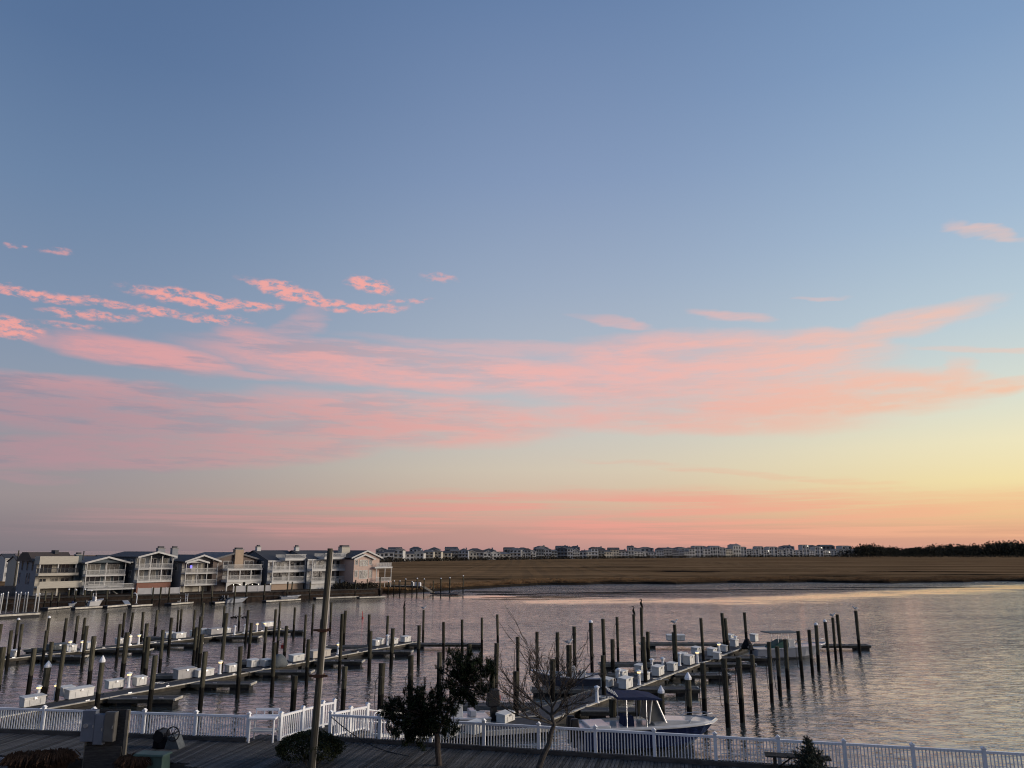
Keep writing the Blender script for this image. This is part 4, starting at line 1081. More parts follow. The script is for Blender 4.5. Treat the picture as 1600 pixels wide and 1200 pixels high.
for i, (u, v, c) in enumerate(((150, 1084, 'tarp_grey'), (250, 1068, 'white_rope'), (378, 1051, 'rope'), (450, 1038, 'white_rope'), (555, 1018, 'rope'), (240, 1004, 'white_rope'), (1028, 1062, 'white_rope'), (1105, 1032, 'rope'), (940, 1090, 'white_rope'))):
    p = on(u, v, .52)
    t = thing('coiled_line', f'flat coil of dock line, {ordn(i + 1)} of those lying on the dock boards', 'rope coil', p, 0, 'coils of line on the docks')
    MB().tube([(math.cos(a) * (.1 + .016 * k), math.sin(a) * (.1 + .016 * k), .03 + .001 * k) for k, a in enumerate([PI / 6 * q for q in range(22)])], .03, 5).build('coil', c, t)
    MB().tube([(.4, .1, .03), (.55, .0, .03), (.75, -.2, .03), (.8, -.35, .02)], .025, 5).build('tail', c, t)

# ------------------------------------------------------------------ boats
def hull(m, L, B, H, draft=.25, flare=.75, sheer=.25, n=14, tr=.9, dz=0.0, zlo=None):
    """closed boat hull, bow at +x, transom at x=0"""
    secs = []
    for i in range(n + 1):
        q = i / n; x = L * q
        w = B / 2 * (tr + (1 - tr) * min(1, q / .35)) * (1 if q < .5 else math.sqrt(max(0, 1 - ((q - .5) / .5) ** 2.2)))
        w = max(w, .015)
        zt = H + sheer * q ** 2
        rise = 0 if q < .6 else (q - .6) / .4
        zb = -draft + (zt + draft) * .82 * rise ** 2.2
        wb_ = w * flare * (1 - .5 * rise)
        secs.append([(x, -w, zt), (x - rise * .25, -wb_, zb + (zt - zb) * .35), (x - rise * .45, 0, zb), (x - rise * .25, wb_, zb + (zt - zb) * .35), (x, w, zt)])
    n0 = len(m.v)
    for s in secs: m.v += s
    for i in range(n):
        for k in range(4):
            a = n0 + i * 5 + k; m.f.append((a, a + 1, a + 6, a + 5))
        m.f.append((n0 + i * 5 + 4, n0 + i * 5, n0 + i * 5 + 5, n0 + i * 5 + 9))
    m.f.append(tuple(n0 + k for k in range(5))); m.f.append(tuple(n0 + n * 5 + k for k in range(5))[::-1])
    return secs
def gunwale(m, secs, t=.07):
    for sgn in (0, 4):
        m.tube([tuple(Vector(s[sgn]) + Vector((0, 0, .02))) for s in secs], t, 6)
def outboard(t, x, y, z, big=1.0, band=None):
    o = MB().box(x - .55 * big, x - .02, y - .22 * big, y + .22 * big, z + .15 * big, z + .78 * big, .07).build('outboard_motor', 'black_paint', t, bevel=.06)
    MB().box(x - .42 * big, x - .18 * big, y - .10 * big, y + .10 * big, z - .65, z + .147 * big).build('leg_casing', 'black_paint', o)
    MB().lathe([(.03, z - .62), (.06, z - .55), (.05, z - .4)], 6, x - .45 * big, y).build('propeller_hub', 'metal', o)
    if band: MB().box(x - .555 * big, x - .5 * big, y - .16 * big, y + .16 * big, z + .35 * big, z + .55 * big).build('stripe', band, o)
def boat(label, u0, v0, u1, v1, B, H, mat, deck, rub='vinyl', sheer=.25):
    a, b = on(u0, v0, 0), on(u1, v1, 0); d = b - a
    t = thing('boat', label, 'boat', (a.x, a.y, 0), math.atan2(d.y, d.x), 'boats at the docks'); L = d.length
    m = MB(); secs = hull(m, L, B, H, sheer=sheer); m.build('hull', mat, t, smooth=False)
    dk = MB()
    pts = [(s[0][0], s[0][1] * .93, s[0][2] + .02) for s in secs]; pts2 = [(s[4][0], s[4][1] * .93, s[4][2] + .02) for s in secs]
    for i in range(len(secs) - 1): dk.quad(pts[i], pts[i + 1], pts2[i + 1], pts2[i])
    # foredeck and side decks stay, the cockpit well gets coamings
    dk.build('deck', deck, t)
    g = MB(); gunwale(g, secs, .06); g.build('rub_rail', rub, t)
    return t, L, secs
# grey open boat left of the right dock
t, L, S = boat('dark grey open boat with console moored left of the right dock, bow leftward', 938, 1078, 830, 1079, 2.3, .95, 'gel_dark', 'gel_grey', 'gel_grey', .5)
MB().box(L * .35, L * .48, -.4, .4, 1.0, 1.75, .06).build('console', 'gel_white', t, bevel=.04); MB().prism([(L * .44, 1.75), (L * .49, 1.75), (L * .45, 2.25), (L * .44, 2.25)], 'y', -.38, .38).build('windscreen', 'smoked', t)
MB().box(L * .22, L * .30, -.5, .5, 1.0, 1.45).build('seat', 'gel_white', t, bevel=.05); outboard(t, 0, 0, .75, 1.0)
MB().box(L * .55, L * .75, -.6, .6, 1.12, 1.3, .1).build('bow_cushion', 'tarp_grey', t, bevel=.05)
# navy boat with T-top behind the railing
t, L, S = boat('navy and white cuddy boat with blue T-top and windshield, bow rightward', 905, 1174, 1122, 1164, 2.6, 1.22, 'navy', 'gel_white', 'gel_white', .08)
wh = MB()
for i in range(len(S) - 1):
    for k in (0, 4):
        a, b = Vector(S[i][k]), Vector(S[i + 1][k]); sg = -1 if k == 0 else 1
        wh.quad(a + Vector((0, sg * .012, .04)), b + Vector((0, sg * .012, .04)), b + Vector((0, -sg * .05, .13)), a + Vector((0, -sg * .05, .13)))
wh.build('topside_band', 'gel_white', t)
m = MB(); m.prism([(L * .52, 1.2), (L * .96, 1.28), (L * .93, 1.34), (L * .75, 1.46), (L * .55, 1.54), (L * .50, 1.5)], 'y', -.62, .62); m.build('cuddy_deck', 'gel_white', t, bevel=.08)
MB().prism([(L * .47, 1.5), (L * .585, 1.5), (L * .525, 2.52), (L * .495, 2.52)], 'y', -.72, .72).build('windshield', 'glass_pale', t)
wf = MB()
for yy in (-.74, .74): wf.tube([(L * .59, yy, 1.4), (L * .525, yy, 2.56)], .06, 6); wf.tube([(L * .47, yy, 1.4), (L * .495, yy, 2.56)], .04, 6)
wf.tube([(L * .59, -.74, 1.5), (L * .59, .74, 1.5)], .05, 6); wf.build('windshield_frame', 'gel_white', t)
tt = MB().prism([(L * .24, 2.72), (L * .55, 2.60), (L * .555, 2.66), (L * .45, 2.80), (L * .245, 2.82)], 'y', -1.1, 1.1).build('t_top_canvas', 'navy_cloth', t)
fr_ = MB()
for yy in (-.8, .8):
    fr_.tube([(L * .31, yy, .6), (L * .31, yy, 2.72)], .03, 6); fr_.tube([(L * .45, yy, .8), (L * .45, yy, 2.64)], .03, 6)
fr_.build('t_top_frame', 'metal', tt)
rh = MB()
for q in range(4): rh.tube([(L * .25, -.75 + q * .5, 2.80), (L * .225, -.75 + q * .5, 3.08)], .04, 6)
rh.build('rod_holders', 'gel_white', tt)
MB().box(L * .30, L * .38, -.5, .5, .95, 1.75, .05).build('helm_seat', 'navy_cloth', t, bevel=.05)
MB().box(L * .04, L * .2, -.9, .9, .95, 1.4, .05).build('stern_bench', 'gel_white', t, bevel=.05)
outboard(t, -.05, -.4, .95, 1.0); outboard(t, -.05, .4, .95, 1.0)
m = MB(); m.tube([(L * .76, -.7, 1.3), (L * .79, -.55, 1.6), (L * .92, -.25, 1.68), (L * .97, 0, 1.66), (L * .92, .25, 1.68), (L * .79, .55, 1.6), (L * .76, .7, 1.3)], .018, 6); m.build('bow_rail', 'metal', t)
# pale skiff with T-top at the end finger
t, L, S = boat('pale grey skiff with a flat T-top and green tarp on the end finger', 1178, 1030, 1292, 1026, 2.2, 1.0, 'gel_grey', 'gel_grey', 'gel_white', .35)
tt = MB().box(L * .18, L * .58, -.95, .95, 2.45, 2.53).build('t_top', 'tarp_grey', t, bevel=.03)
m = MB()
for x in (L * .30, L * .44):
    for yy in (-.6, .6): m.tube([(x, yy, .9), (x, yy, 2.45)], .03, 6)
m.build('t_top_frame', 'metal', tt)
MB().prism([(L * .20, 1.05), (L * .42, 1.05), (L * .40, 1.8), (L * .36, 1.75), (L * .24, 1.3)], 'y', -.7, .7).build('green_cover', 'green_tarp', t, bevel=.05)
MB().box(L * .46, L * .55, -.35, .35, 1.02, 1.8, .05).build('console', 'gel_white', t, bevel=.04); outboard(t, 0, 0, .7, .9)
m = MB(); m.tube([(L * .6, -.9, 1.1), (L * .62, -.8, 1.6), (L * .88, -.4, 1.75), (L * .97, 0, 1.75), (L * .88, .4, 1.75), (L * .62, .8, 1.6), (L * .6, .9, 1.1)], .025, 6); m.build('bow_rail', 'metal', t)
# white boat close behind the pine
t, L, S = boat('white open boat with a large black outboard behind the pine tree', 762, 1140, 660, 1146, 2.1, .8, 'gel_white', 'gel_white', 'gel_grey')
outboard(t, .1, 0, 1.1, 1.5, 'red'); MB().box(L * .4, L * .55, -.4, .4, .85, 1.6, .06).build('console', 'gel_white', t, bevel=.04); MB().box(L * .2, L * .3, -.5, .5, .85, 1.2).build('seat', 'gel_grey', t, bevel=.05)
# boats by the houses
t, L, S = boat('small white centre-console boat on a float by the teal house', 136, 949, 160, 947.5, 2.0, 1.0, 'gel_white', 'gel_white', 'gel_white', .4)
MB().box(L * .35, L * .5, -.4, .4, 1.0, 1.9, .06).build('console', 'gel_white', t); m = MB(); m.tube([(L * .4, -.5, 1.0), (L * .4, -.5, 2.5), (L * .4, .5, 2.5), (L * .4, .5, 1.0)], .05, 6); m.build('arch', 'vinyl', t); outboard(t, 0, 0, .7, .9)
t, L, S = boat('low white jet ski under a blue cover left of the teal house dock', 107, 949, 119, 948.5, 1.2, .6, 'gel_white', 'gel_grey', 'gel_white', .2)
MB().box(L * .25, L * .7, -.3, .3, .6, 1.15, .12).build('cover', 'navy_cloth', t, bevel=.08)
t, L, S = boat('low tarped skiff lying on the house float before the brown house', 352, 943, 386, 941, 1.9, .7, 'gel_grey', 'tarp_grey', 'gel_grey', .3)
MB().box(L * .1, L * .8, -.7, .7, .7, 1.05, .25).build('tarp_cover', 'tarp_grey', t, bevel=.1); outboard(t, 0, 0, .5, .8)
t, L, S = boat('low pale skiff tied before the first three-tier white house', 438, 937.5, 470, 936.5, 1.8, .6, 'gel_grey', 'gel_grey', 'gel_white', .3)
MB().box(L * .3, L * .5, -.6, .6, .6, .85).build('bench', 'gel_white', t); outboard(t, 0, 0, .5, .8)

# ------------------------------------------------------------------ floats, ramps and the lift in front of the houses
fn = [0]
def house_float(u0, v0, u1, v1, w, lab, mat='dock_edge', z=.4):
    a, b = on(u0, v0, z), on(u1, v1, z); d = b - a
    t = thing('house_float', lab, 'dock', (a.x, a.y, 0), math.atan2(d.y, d.x), 'floats in front of the houses'); L = d.length
    MB().box(0, L, 0, w, z - .12, z).build('deck', 'dock_deck' if mat != 'vinyl' else 'vinyl', t); MB().box(-.02, L + .02, -.06, -.003, z - .25, z + .03).build('edge_board', mat, t)
    MB().box(.1, L - .1, .1, w - .1, -.3, z - .125).build('float', 'dock_float', t)
house_float(75, 950, 112, 947, 2.0, 'grey float with a kayak before the cream house'); house_float(118, 949.5, 160, 947, 2.0, 'brown float under the small white boat'); house_float(168, 947, 204, 944, 2.0, 'float at the foot of the teal house ramp')
house_float(206, 946, 238, 944, 1.6, 'narrow float with davit right of the teal ramp'); house_float(268, 943, 302, 940.5, 2.2, 'float at the foot of the white slate-house ramp'); house_float(336, 941, 366, 939, 2.0, 'float at the foot of the double white ramp')
house_float(416, 938.5, 470, 935.5, 1.8, 'long low float before the first three-tier house'); house_float(494, 934, 560, 931.5, 2.0, 'float at the ramp behind the leaning pole'); house_float(562, 933, 602, 931.5, 2.0, 'wooden float with a white bumper before the pink house')
house_float(0, 961, 63, 957.5, 2.6, 'white boat-lift float at the far left', 'dock_edge', .6)
for i, (u, vt, vb) in enumerate([(2, 929, 953), (5, 928, 958), (13, 926, 951), (25, 926, 951), (29, 929, 953), (33, 926, 951), (40, 927, 951), (44, 926, 951), (57, 929, 955), (62, 928, 957)]):
    piling(u, vt, vb, f'white vinyl-clad piling, {ordn(i + 1)} from the left around the boat-lift float', 'white pilings of the boat lift', 'white', .11, None, 'clad_white')
MB_ = []
def ramp_thing(u0, v0, z0, u1, v1, z1, lab, w=1.0, mat='vinyl', cheeks=True):
    a, b = on(u0, v0, z0), on(u1, v1, z1); d = b - a; h = Vector((d.x, d.y, 0))
    t = thing('ramp', lab, 'ramp', a, math.atan2(d.y, d.x), 'ramps down to the house floats'); L = h.length; dz = d.z
    MB().prism([(0, -.1), (L, dz - .1), (L, dz), (0, 0)], 'y', -w / 2, w / 2).build('tread_deck', 'rail_grey', t)
    if cheeks:
        for s in (-1, 1): MB().prism([(0, -.1), (L, dz - .1), (L, dz + .85), (0, .85)], 'y', s * w / 2, s * w / 2 + .06 * s).build('side_panel', mat, t)
ramp_thing(187, 926, 1.8, 200, 944, .4, 'pale plank ramp before the teal house', 1.0, 'rail_grey', False)
ramp_thing(269, 921, 1.8, 278, 939, .4, 'white ramp, left of the pair before the stacked-gable house', .9); ramp_thing(279, 920, 1.8, 286, 938, .4, 'white ramp, right of the pair before the stacked-gable house', .7)
ramp_thing(337, 919, 1.8, 343, 937, .4, 'white ramp, left of the pair before the brown house', .9); ramp_thing(346, 919, 1.8, 353, 937, .4, 'white ramp, right of the pair before the brown house', .7)
ramp_thing(417, 920, 1.8, 431, 934, .4, 'brown plank ramp under the string lights', .9, 'board_post', False); ramp_thing(494, 918, 1.8, 508, 931, .4, 'pale plank ramp just left of the leaning pole', .9, 'vinyl', True)
ramp_thing(556, 918, 1.8, 566, 930, .4, 'white ladder ramp before the pink house', .8, 'vinyl', True)
p = on(213, 943, .4)
t = thing('davit', 'white curved davit on the narrow float', 'davit', p, 0)
MB().tube([(0, 0, 0), (0, 0, 1.3), (-.15, 0, 1.8), (-.5, 0, 2.0), (-.7, 0, 1.9)], .09, 8).build('arm', 'vinyl', t); MB().box(-.2, .2, -.2, .2, 0, .06).build('foot', 'metal', t)
p = on(291, 940, .4)
t = thing('swim_ladder', 'pale ladder standing on the float right of the white ramps', 'ladder', p, 0)
for s in (-.22, .22): MB().tube([(s, 0, 0), (s, 0, 1.6)], .04, 6).build('rail', 'vinyl', t)
for k in range(5): MB().tube([(-.22, 0, .25 + k * .3), (.22, 0, .25 + k * .3)], .03, 6).build('rung', 'vinyl', t)
# the pier at the marsh end
a, b = on(603, 914.5, 1.9), on(657, 916, 1.9); d = b - a
t = thing('wooden_pier', 'low wooden pier with white-capped posts running out from the marsh end', 'pier', (a.x, a.y, 0), math.atan2(d.y, d.x)); L = d.length
n = int(L / .9)
for i in range(n): MB().box(i * L / n + .02, (i + 1) * L / n - .02, 0, 2.2, 1.82, 1.9).build('plank', 'board_post', t)
MB().box(0, L, -.08, -.003, 1.5, 1.87).build('side_beam', 'board_dark', t)
for i in range(0, n, 2): MB().box(i * L / n, i * L / n + .1, -.02, .08, 1.903, 2.9).build('rail_post', 'board_dark', t)
MB().box(0, L, 0, .08, 2.903, 2.98).build('handrail', 'board_dark', t)
sp = MB().prism([(L, 1.8), (L + 3.2, .35), (L + 3.2, .5), (L, 1.95)], 'y', .1, 1.5).build('stair', 'board_post', t)
for s in (.1, 1.44): MB().prism([(L, 2.75), (L + 3.2, 1.3), (L + 3.2, 1.4), (L, 2.85)], 'y', s, s + .06).build('stair_rail', 'board_post', sp)
for i in range(3): MB().box(L * (.7 + .1 * i), L * (.7 + .1 * i) + .5, .6, 1.1, 1.905, 2.8).build('bench_slat', 'vinyl', t)
MB().box(L + 3.0, L + 11, -.2, 1.9, .15, .4).build('end_float', 'dock_deck', t)

# small red marker and ducks on the canal
p = on(566.5, 966, 0)
t = thing('channel_marker', 'thin red channel marker standing in the open water', 'marker', p, 0)
MB().tube([(0, 0, -.5), (-.08, 0, 1.05)], [.07, .05], 8).build('staff', 'red', t); MB().lathe([(.16, -.1), (.2, .05), (.08, .18)], 8).build('float', 'red', t)
def duck(u, v, i):
    p = on(u, v, 0)
    t = thing('duck', f'dark duck afloat on the canal, {ordn(i + 1)} from the left of its line', 'duck', p, pr.uniform(-.5, .5), 'ducks swimming in a line')
    MB().tube([(-.24, 0, .16), (-.18, 0, .1), (0, 0, .08), (.14, 0, .1), (.2, 0, .2), (.23, 0, .3), (.3, 0, .31), (.36, 0, .30)], [.02, .08, .12, .10, .06, .06, .05, .02], 8).build('body', 'bird_dark', t, smooth=True)
for i, u in enumerate((362, 366, 369, 374, 379, 384)): duck(u, 965.5 - (i % 2) * .6, i)

# birds on the pilings
def bird(u, v, vb, lab, kind, rz=0.0):
    dep = on(u, vb, 0).y; p = at(u, v, dep)
    t = thing('gull' if kind == 'gull' else 'cormorant' if kind == 'cormorant' else 'owl_decoy', lab, 'bird' if kind != 'owl' else 'decoy', p, rz, 'birds perched on pilings')
    if kind == 'gull':
        MB().tube([(-.30, 0, .22), (-.2, 0, .22), (-.05, 0, .2), (.1, 0, .24), (.17, 0, .32), (.2, 0, .4), (.26, 0, .41), (.33, 0, .39)], [.015, .05, .10, .095, .06, .058, .05, .01], 8).build('body', 'gull_white', t, smooth=True)
        MB().tube([(-.34, 0, .25), (-.1, 0, .28), (.06, 0, .27)], [.02, .09, .05], 8).build('wing', 'box_grey', t, smooth=True)
        for s in (-.04, .04): MB().tube([(0, s, 0), (0, s, .14)], .012, 5).build('leg', 'dock_edge', t)
    elif kind == 'cormorant':
        MB().tube([(-.18, 0, -.12), (-.1, 0, .08), (-.02, 0, .25), (.03, 0, .42), (-.02, 0, .55), (-.06, 0, .66), (.0, 0, .74), (.07, 0, .74), (.19, 0, .73)], [.02, .07, .12, .10, .05, .04, .045, .035, .01], 8).build('body', 'bird_dark', t, smooth=True)
        for s in (-.05, .05): MB().tube([(0, s, 0), (0, s, .14)], .02, 5).build('foot', 'bird_dark', t)
    else:
        MB().lathe([(.10, 0), (.16, .12), (.19, .3), (.17, .48), (.12, .56), (.15, .64), (.15, .74), (.10, .82), (.03, .84)], 12).build('body', 'bird_dark', t, smooth=True)
        for s in (-.09, .09): MB().lathe([(.03, .8), (.025, .86), (.005, .93)], 6, s, 0).build('ear_tuft', 'bird_dark', t)
bird(990, 960, 1031, 'black cormorant with bent neck on a piling beyond the right dock', 'cormorant', PI)
bird(1002, 949, 1042, 'black cormorant on the tallest piling of the right dock', 'cormorant', PI)
bird(632, 949, 994, 'dark cormorant on a piling beyond the front left dock end', 'cormorant', 0)
bird(1301, 965, 1033, 'grey gull on a piling third from the outer row end', 'gull', 0)
bird(1337, 954, 1022, 'white gull on the outermost piling of the outer row', 'gull', PI)
bird(662, 953, 1004, 'white gull on a piling at the front left dock end', 'gull', 0)
bird(1054, 976, 1056, 'gull on a piling between the boxes of the right dock', 'gull', 0)
bird(889, 1008, 1082, 'gull on the thick piling beside the grey boat', 'gull', 0)
bird(769, 1054, 1132, 'dark owl decoy on a thick piling beside the pine crown', 'owl', 0)

# ------------------------------------------------------------------ boardwalk
DZ = 2.2
RL0, RL1 = on(-87, 1140.5, DZ), on(386, 1158, DZ)                # left railing foot
RR0, RR1 = on(515, 1155.5, DZ), on(1660, 1230, DZ)               # right railing foot
RRm = on(1000, 1182, DZ)
def plank_field(name, p0, p1, out, near, count, first_skip=None):
    """planks lie square to the line p0-p1; 'out' metres beyond it, 'near' metres on the camera side"""
    d = p1 - p0; L = d.length; rz = math.atan2(d.y, d.x)
    g = bpy.data.objects.new(name, MB().box(0, L, -near, out, -.5, -.06).mesh(name, 'deck_beam')); COL.objects.link(g); g.location = (p0.x, p0.y, DZ); g.rotation_euler = (0, 0, rz); struct(g)
    n = int(L / .15); me = []
    rp = random.Random(4)
    for k in range(4):
        m = MB(); m.box(0, .128, -near - rp.uniform(0, .02), out + rp.uniform(-.01, .02), -.04, 0); me.append(m.mesh('plank', 'plank'))
    for i in range(n): link('plank', me[i % 4], g, (i * .15, 0, rp.uniform(-.008, .004)))
    return g
plank_field('boardwalk', RL0, RL1, .15, 3.6, 0)
plank_field('boardwalk', RR0 + (RR0 - RR1).normalized() * 3.6, RR1, .15, 5.2, 0)
# wood kerb under the railing
for nm, a, b in (('boardwalk_kerb', RL0, RL1), ('boardwalk_kerb', RR0, RR1)):
    d = b - a
    g = MB().box(0, d.length, -.16, .1, .003, .16).build(nm, 'deck_beam'); g.location = (a.x, a.y, DZ); g.rotation_euler = (0, 0, math.atan2(d.y, d.x)); struct(g)
# timber face of the walk towards the water
for a, b in ((RL0, RL1), (RR0, RR1)):
    d = b - a
    g = MB().box(0, d.length, .12, .3, -3.0, -.1).build('boardwalk_bulkhead', 'board_dark'); g.location = (a.x, a.y, DZ); g.rotation_euler = (0, 0, math.atan2(d.y, d.x)); struct(g)
# planted ground in front of the walk, down to the building
gd = MB(); gd.quad((-60, -20, 1.93), (60, -20, 1.93), (60, 27, 1.93), (-60, 34.9, 1.93)); struct(gd.build('garden_ground', 'mulch'))

# ------------------------------------------------------------------ white railings
_bal = None
def railing(label, a, b, h=1.07, step=.128, n_posts=None, post_h=None, skip_first=False, skip_last=False, caps=True, za=0.0, zb=0.0, low=.16):
    d = b - a; L = Vector((d.x, d.y, 0)).length; rz = math.atan2(d.y, d.x); dz = zb - za
    t = thing('railing', label, 'railing', (a.x, a.y, DZ + za), rz, 'white railings of the boardwalk')
    n = n_posts if n_posts else max(1, round(L / 2.35))
    ph = h + .06
    def sl(x): return dz * x / L
    xs = [L * i / n for i in range(n + 1)]
    for i, x in enumerate(xs):
        if (i == 0 and skip_first) or (i == n and skip_last): continue
        p = MB().box(-.065, .065, -.065, .065, 0, ph).build('post', 'vinyl', t); p.location = (x, 0, sl(x))
        c = MB(); c.box(-.09, .09, -.09, .09, ph + .003, ph + .035); c.prism([(-.075, ph + .035), (.075, ph + .035), (0, ph + .10)], 'y', -.075, .075); c.build('post_cap', 'vinyl', p)
        MB().box(-.085, .085, -.085, .085, .003, .07).build('post_skirt', 'vinyl', p)
    for i in range(n):
        x0, x1 = xs[i] + .068, xs[i + 1] - .068
        MB().prism([(x0, h - .09 + sl(x0)), (x1, h - .09 + sl(x1)), (x1, h + sl(x1)), (x0, h + sl(x0))], 'y', -.05, .05).build('top_rail', 'vinyl', t)
        MB().prism([(x0, low - .08 + sl(x0)), (x1, low - .08 + sl(x1)), (x1, low + sl(x1)), (x0, low + sl(x0))], 'y', -.04, .04).build('bottom_rail', 'vinyl', t)
        k = max(2, round((x1 - x0) / step))
        me = MB().box(-.019, .019, -.019, .019, low + .001, h - .091).mesh('baluster', 'vinyl')
        for q in range(1, k):
            x = x0 + (x1 - x0) * q / k; link('baluster', me, t, (x, 0, sl(x)))
    return t
railing('white vinyl railing left of the gangway, with the electric cabinets before it', RL0, RL1)
railing('white vinyl railing right of the gangway, running past the pine and bare tree', RR0, RR1)
# pier stub to the gangway
GL0, GL1 = on(437, 1157, DZ), on(503, 1136.5, DZ)
GR0, GR1 = on(519, 1153, DZ), on(573, 1140.5, DZ)
railing('white railing on the left of the gangway pier', GL0, GL1, n_posts=2)
railing('white railing on the right of the gangway pier', GR0, GR1, n_posts=2, skip_first=True)
railing('short white railing across the end of the gangway pier', GL1, on(521, 1133, DZ), n_posts=1, skip_first=True)
pv = MB(); zz = -.05
pv.prism([(GL0.x - .1, GL0.y), (GR0.x + .2, GR0.y - .2), (GR1.x + .15, GR1.y), (on(521, 1133, DZ).x, on(521, 1133, DZ).y + .1), (GL1.x - .1, GL1.y + .1)], 'z', DZ - .25, DZ - .06)
gp = struct(pv.build('gangway_pier', 'deck_beam'))
d = GL1 - GL0; rz = math.atan2(d.y, d.x); per = Vector((math.sin(rz), -math.cos(rz), 0))
me = MB().box(-.068, .068, -1.0, 1.25, -.04, 0).mesh('plank', 'plank')
for i in range(int((d.length + .8) / .148)):
    q = GL0 + d.normalized() * (i * .148) + per * 1.0
    link('plank', me, gp, (q.x, q.y, DZ), rz)
# gate-like fish-cleaning table in the gap
a, b = on(389, 1158, DZ), on(432, 1158, DZ)
t = thing('fish_table', 'white fish-cleaning table with shelf standing in the gap of the railing', 'table', (a.x, a.y, DZ), math.atan2((b - a).y, (b - a).x)); L = (b - a).length
MB().box(0, L, -.35, .45, .95, 1.03).build('table_top', 'vinyl', t, bevel=.02); MB().box(.05, L - .05, -.2, .4, .40, .46).build('shelf', 'rail_grey', t)
for x in (.08, L - .08):
    for y in (-.3, .4): MB().tube([(x, y, 0), (x, y, .95)], .04, 8).build('leg', 'vinyl', t)
MB().box(.1, L - .05, .36, .43, 1.2, 1.3).build('back_rail', 'vinyl', t)
for x in (.12, L * .4, L * .7, L - .1): MB().box(x - .02, x + .02, .38, .41, 1.03, 1.2).build('back_spindle', 'vinyl', t)
# gangway with pipe handrails, down to the landing float
a, b = on(577, 1146, DZ - .1), on(668, 1149, .55)
d = b - a; L = Vector((d.x, d.y, 0)).length
t = thing('gangway', 'white metal gangway with curved pipe handrails sloping to the landing float', 'gangway', a, math.atan2(d.y, d.x))
MB().prism([(0, -.12), (L, d.z - .12), (L, d.z), (0, 0)], 'y', -.6, .6).build('tread_deck', 'rail_grey', t)
for s in (-.62, .62):
    o = MB().tube([(-.9, s, 0), (-.95, s, .7), (-.75, s, 1.05), (-.3, s, 1.12), (L, s, d.z + 1.0)], .03, 8).build('handrail', 'vinyl', t)
    MB().tube([(-.3, s, .6), (L, s, d.z + .5)], .022, 6).build('mid_rail', 'vinyl', o)
    for k in range(6): x = L * k / 5; MB().tube([(x, s, d.z * k / 5), (x, s, d.z * k / 5 + 1.06)], .022, 6).build('upright', 'vinyl', o)

# ------------------------------------------------------------------ leaning wooden pole
b0 = on(486, 1214, 1.95); top = at(516, 857, b0.y + .25)
t = thing('wooden_pole', 'tall leaning wooden pole with two iron crossbars standing before the boardwalk', 'pole', b0, 0)
dv = top - b0
MB().tube([tuple(dv * q) for q in (-.03, .2, .4, .6, .8, 1.0)], [.15, .145, .138, .132, .122, .112], 12).build('shaft', 'pole_wood', t)
for v_ in (984.5, 1055.5):
    q = (at(503, v_, b0.y).z - b0.z) / dv.z; c = dv * q
    o = MB().box(c.x - .36, c.x + .36, c.y - .20, c.y - .15, c.z - .04, c.z + .04).build('crossbar', 'rust_brown', t); MB().box(c.x - .18, c.x + .18, c.y - .24, c.y + .2, c.z - .07, c.z + .035).build('clamp', 'rust_brown', o)
MB().tube([tuple(dv * q + Vector((.122, -.03, 0))) for q in (0.02, .5, .985)], .03, 6).build('light_edge_strip', 'box_tan', t)  # added pale strip that gives the pole its light right edge
a, b = on(515, 1118, DZ + 1.0), on(640, 1182, DZ); m = MB()
pts = []
for i in range(13):
    q = i / 12; p = a.lerp(b, q); p.z -= .55 * math.sin(PI * q) * .6; pts.append(p - a)
t = thing('power_cable', 'black cable sagging from the gangway post down to the planks', 'cable', a, 0)
MB().tube([tuple(p) for p in pts], .022, 6).build('cable', 'black_paint', t)

# ------------------------------------------------------------------ electric cabinets on a board frame
p = on(160, 1203, 1.95)
ELEC = .85
t = thing('electric_board', 'grey electric cabinets on a dark board frame before the left railing', 'cabinet', p, R(-3)); t.scale = (ELEC, ELEC, ELEC)
S_ = FOC / (p.y * 1.03 + .01)
def X(u): return (u - 160) / 33.6
MB().box(X(127), X(131.5), -.06, .06, 0, 3.4 - .9).build('post', 'board_post', t); MB().box(X(190), X(195), -.06, .06, 0, 2.65).build('post', 'board_post', t)
for k in range(7): MB().box(X(132), X(190), .0, .05, .15 + k * .36, .15 + k * .36 + .35).build('board', 'board_dark', t)
MB().box(X(130), X(189), -.12, -.06, .0, 1.05).build('skirt_board', 'board_dark', t)
for lab, x0, x1, z0, z1, mt in (('tall blue-grey cabinet with a round meter', X(124), X(146), 1.28, 2.66, 'cabinet'), ('middle grey cabinet', X(145.5), X(161), 1.16, 2.5, 'cabinet'), ('taupe cabinet', X(161), X(178), 1.30, 2.6, 'cabinet_tan')):
    c = MB().box(x0, x1, -.34, -.065, z0, z1).build('cabinet', mt, t, bevel=.012); c['label'] = lab
    MB().box(x0 + .03, x1 - .03, -.362, -.342, z0 + .04, z1 - .06).build('cabinet_door', mt, c)
    if 'meter' in lab:
        m = MB(); m.tube([(x0 + .24, -.365, 2.0), (x0 + .24, -.43, 2.0)], .10, 14); m.build('meter', 'metal', c)
    MB().box(x1 - .09, x1 - .05, -.39, -.363, (z0 + z1) / 2 - .06, (z0 + z1) / 2 + .06).build('latch', 'metal', c)
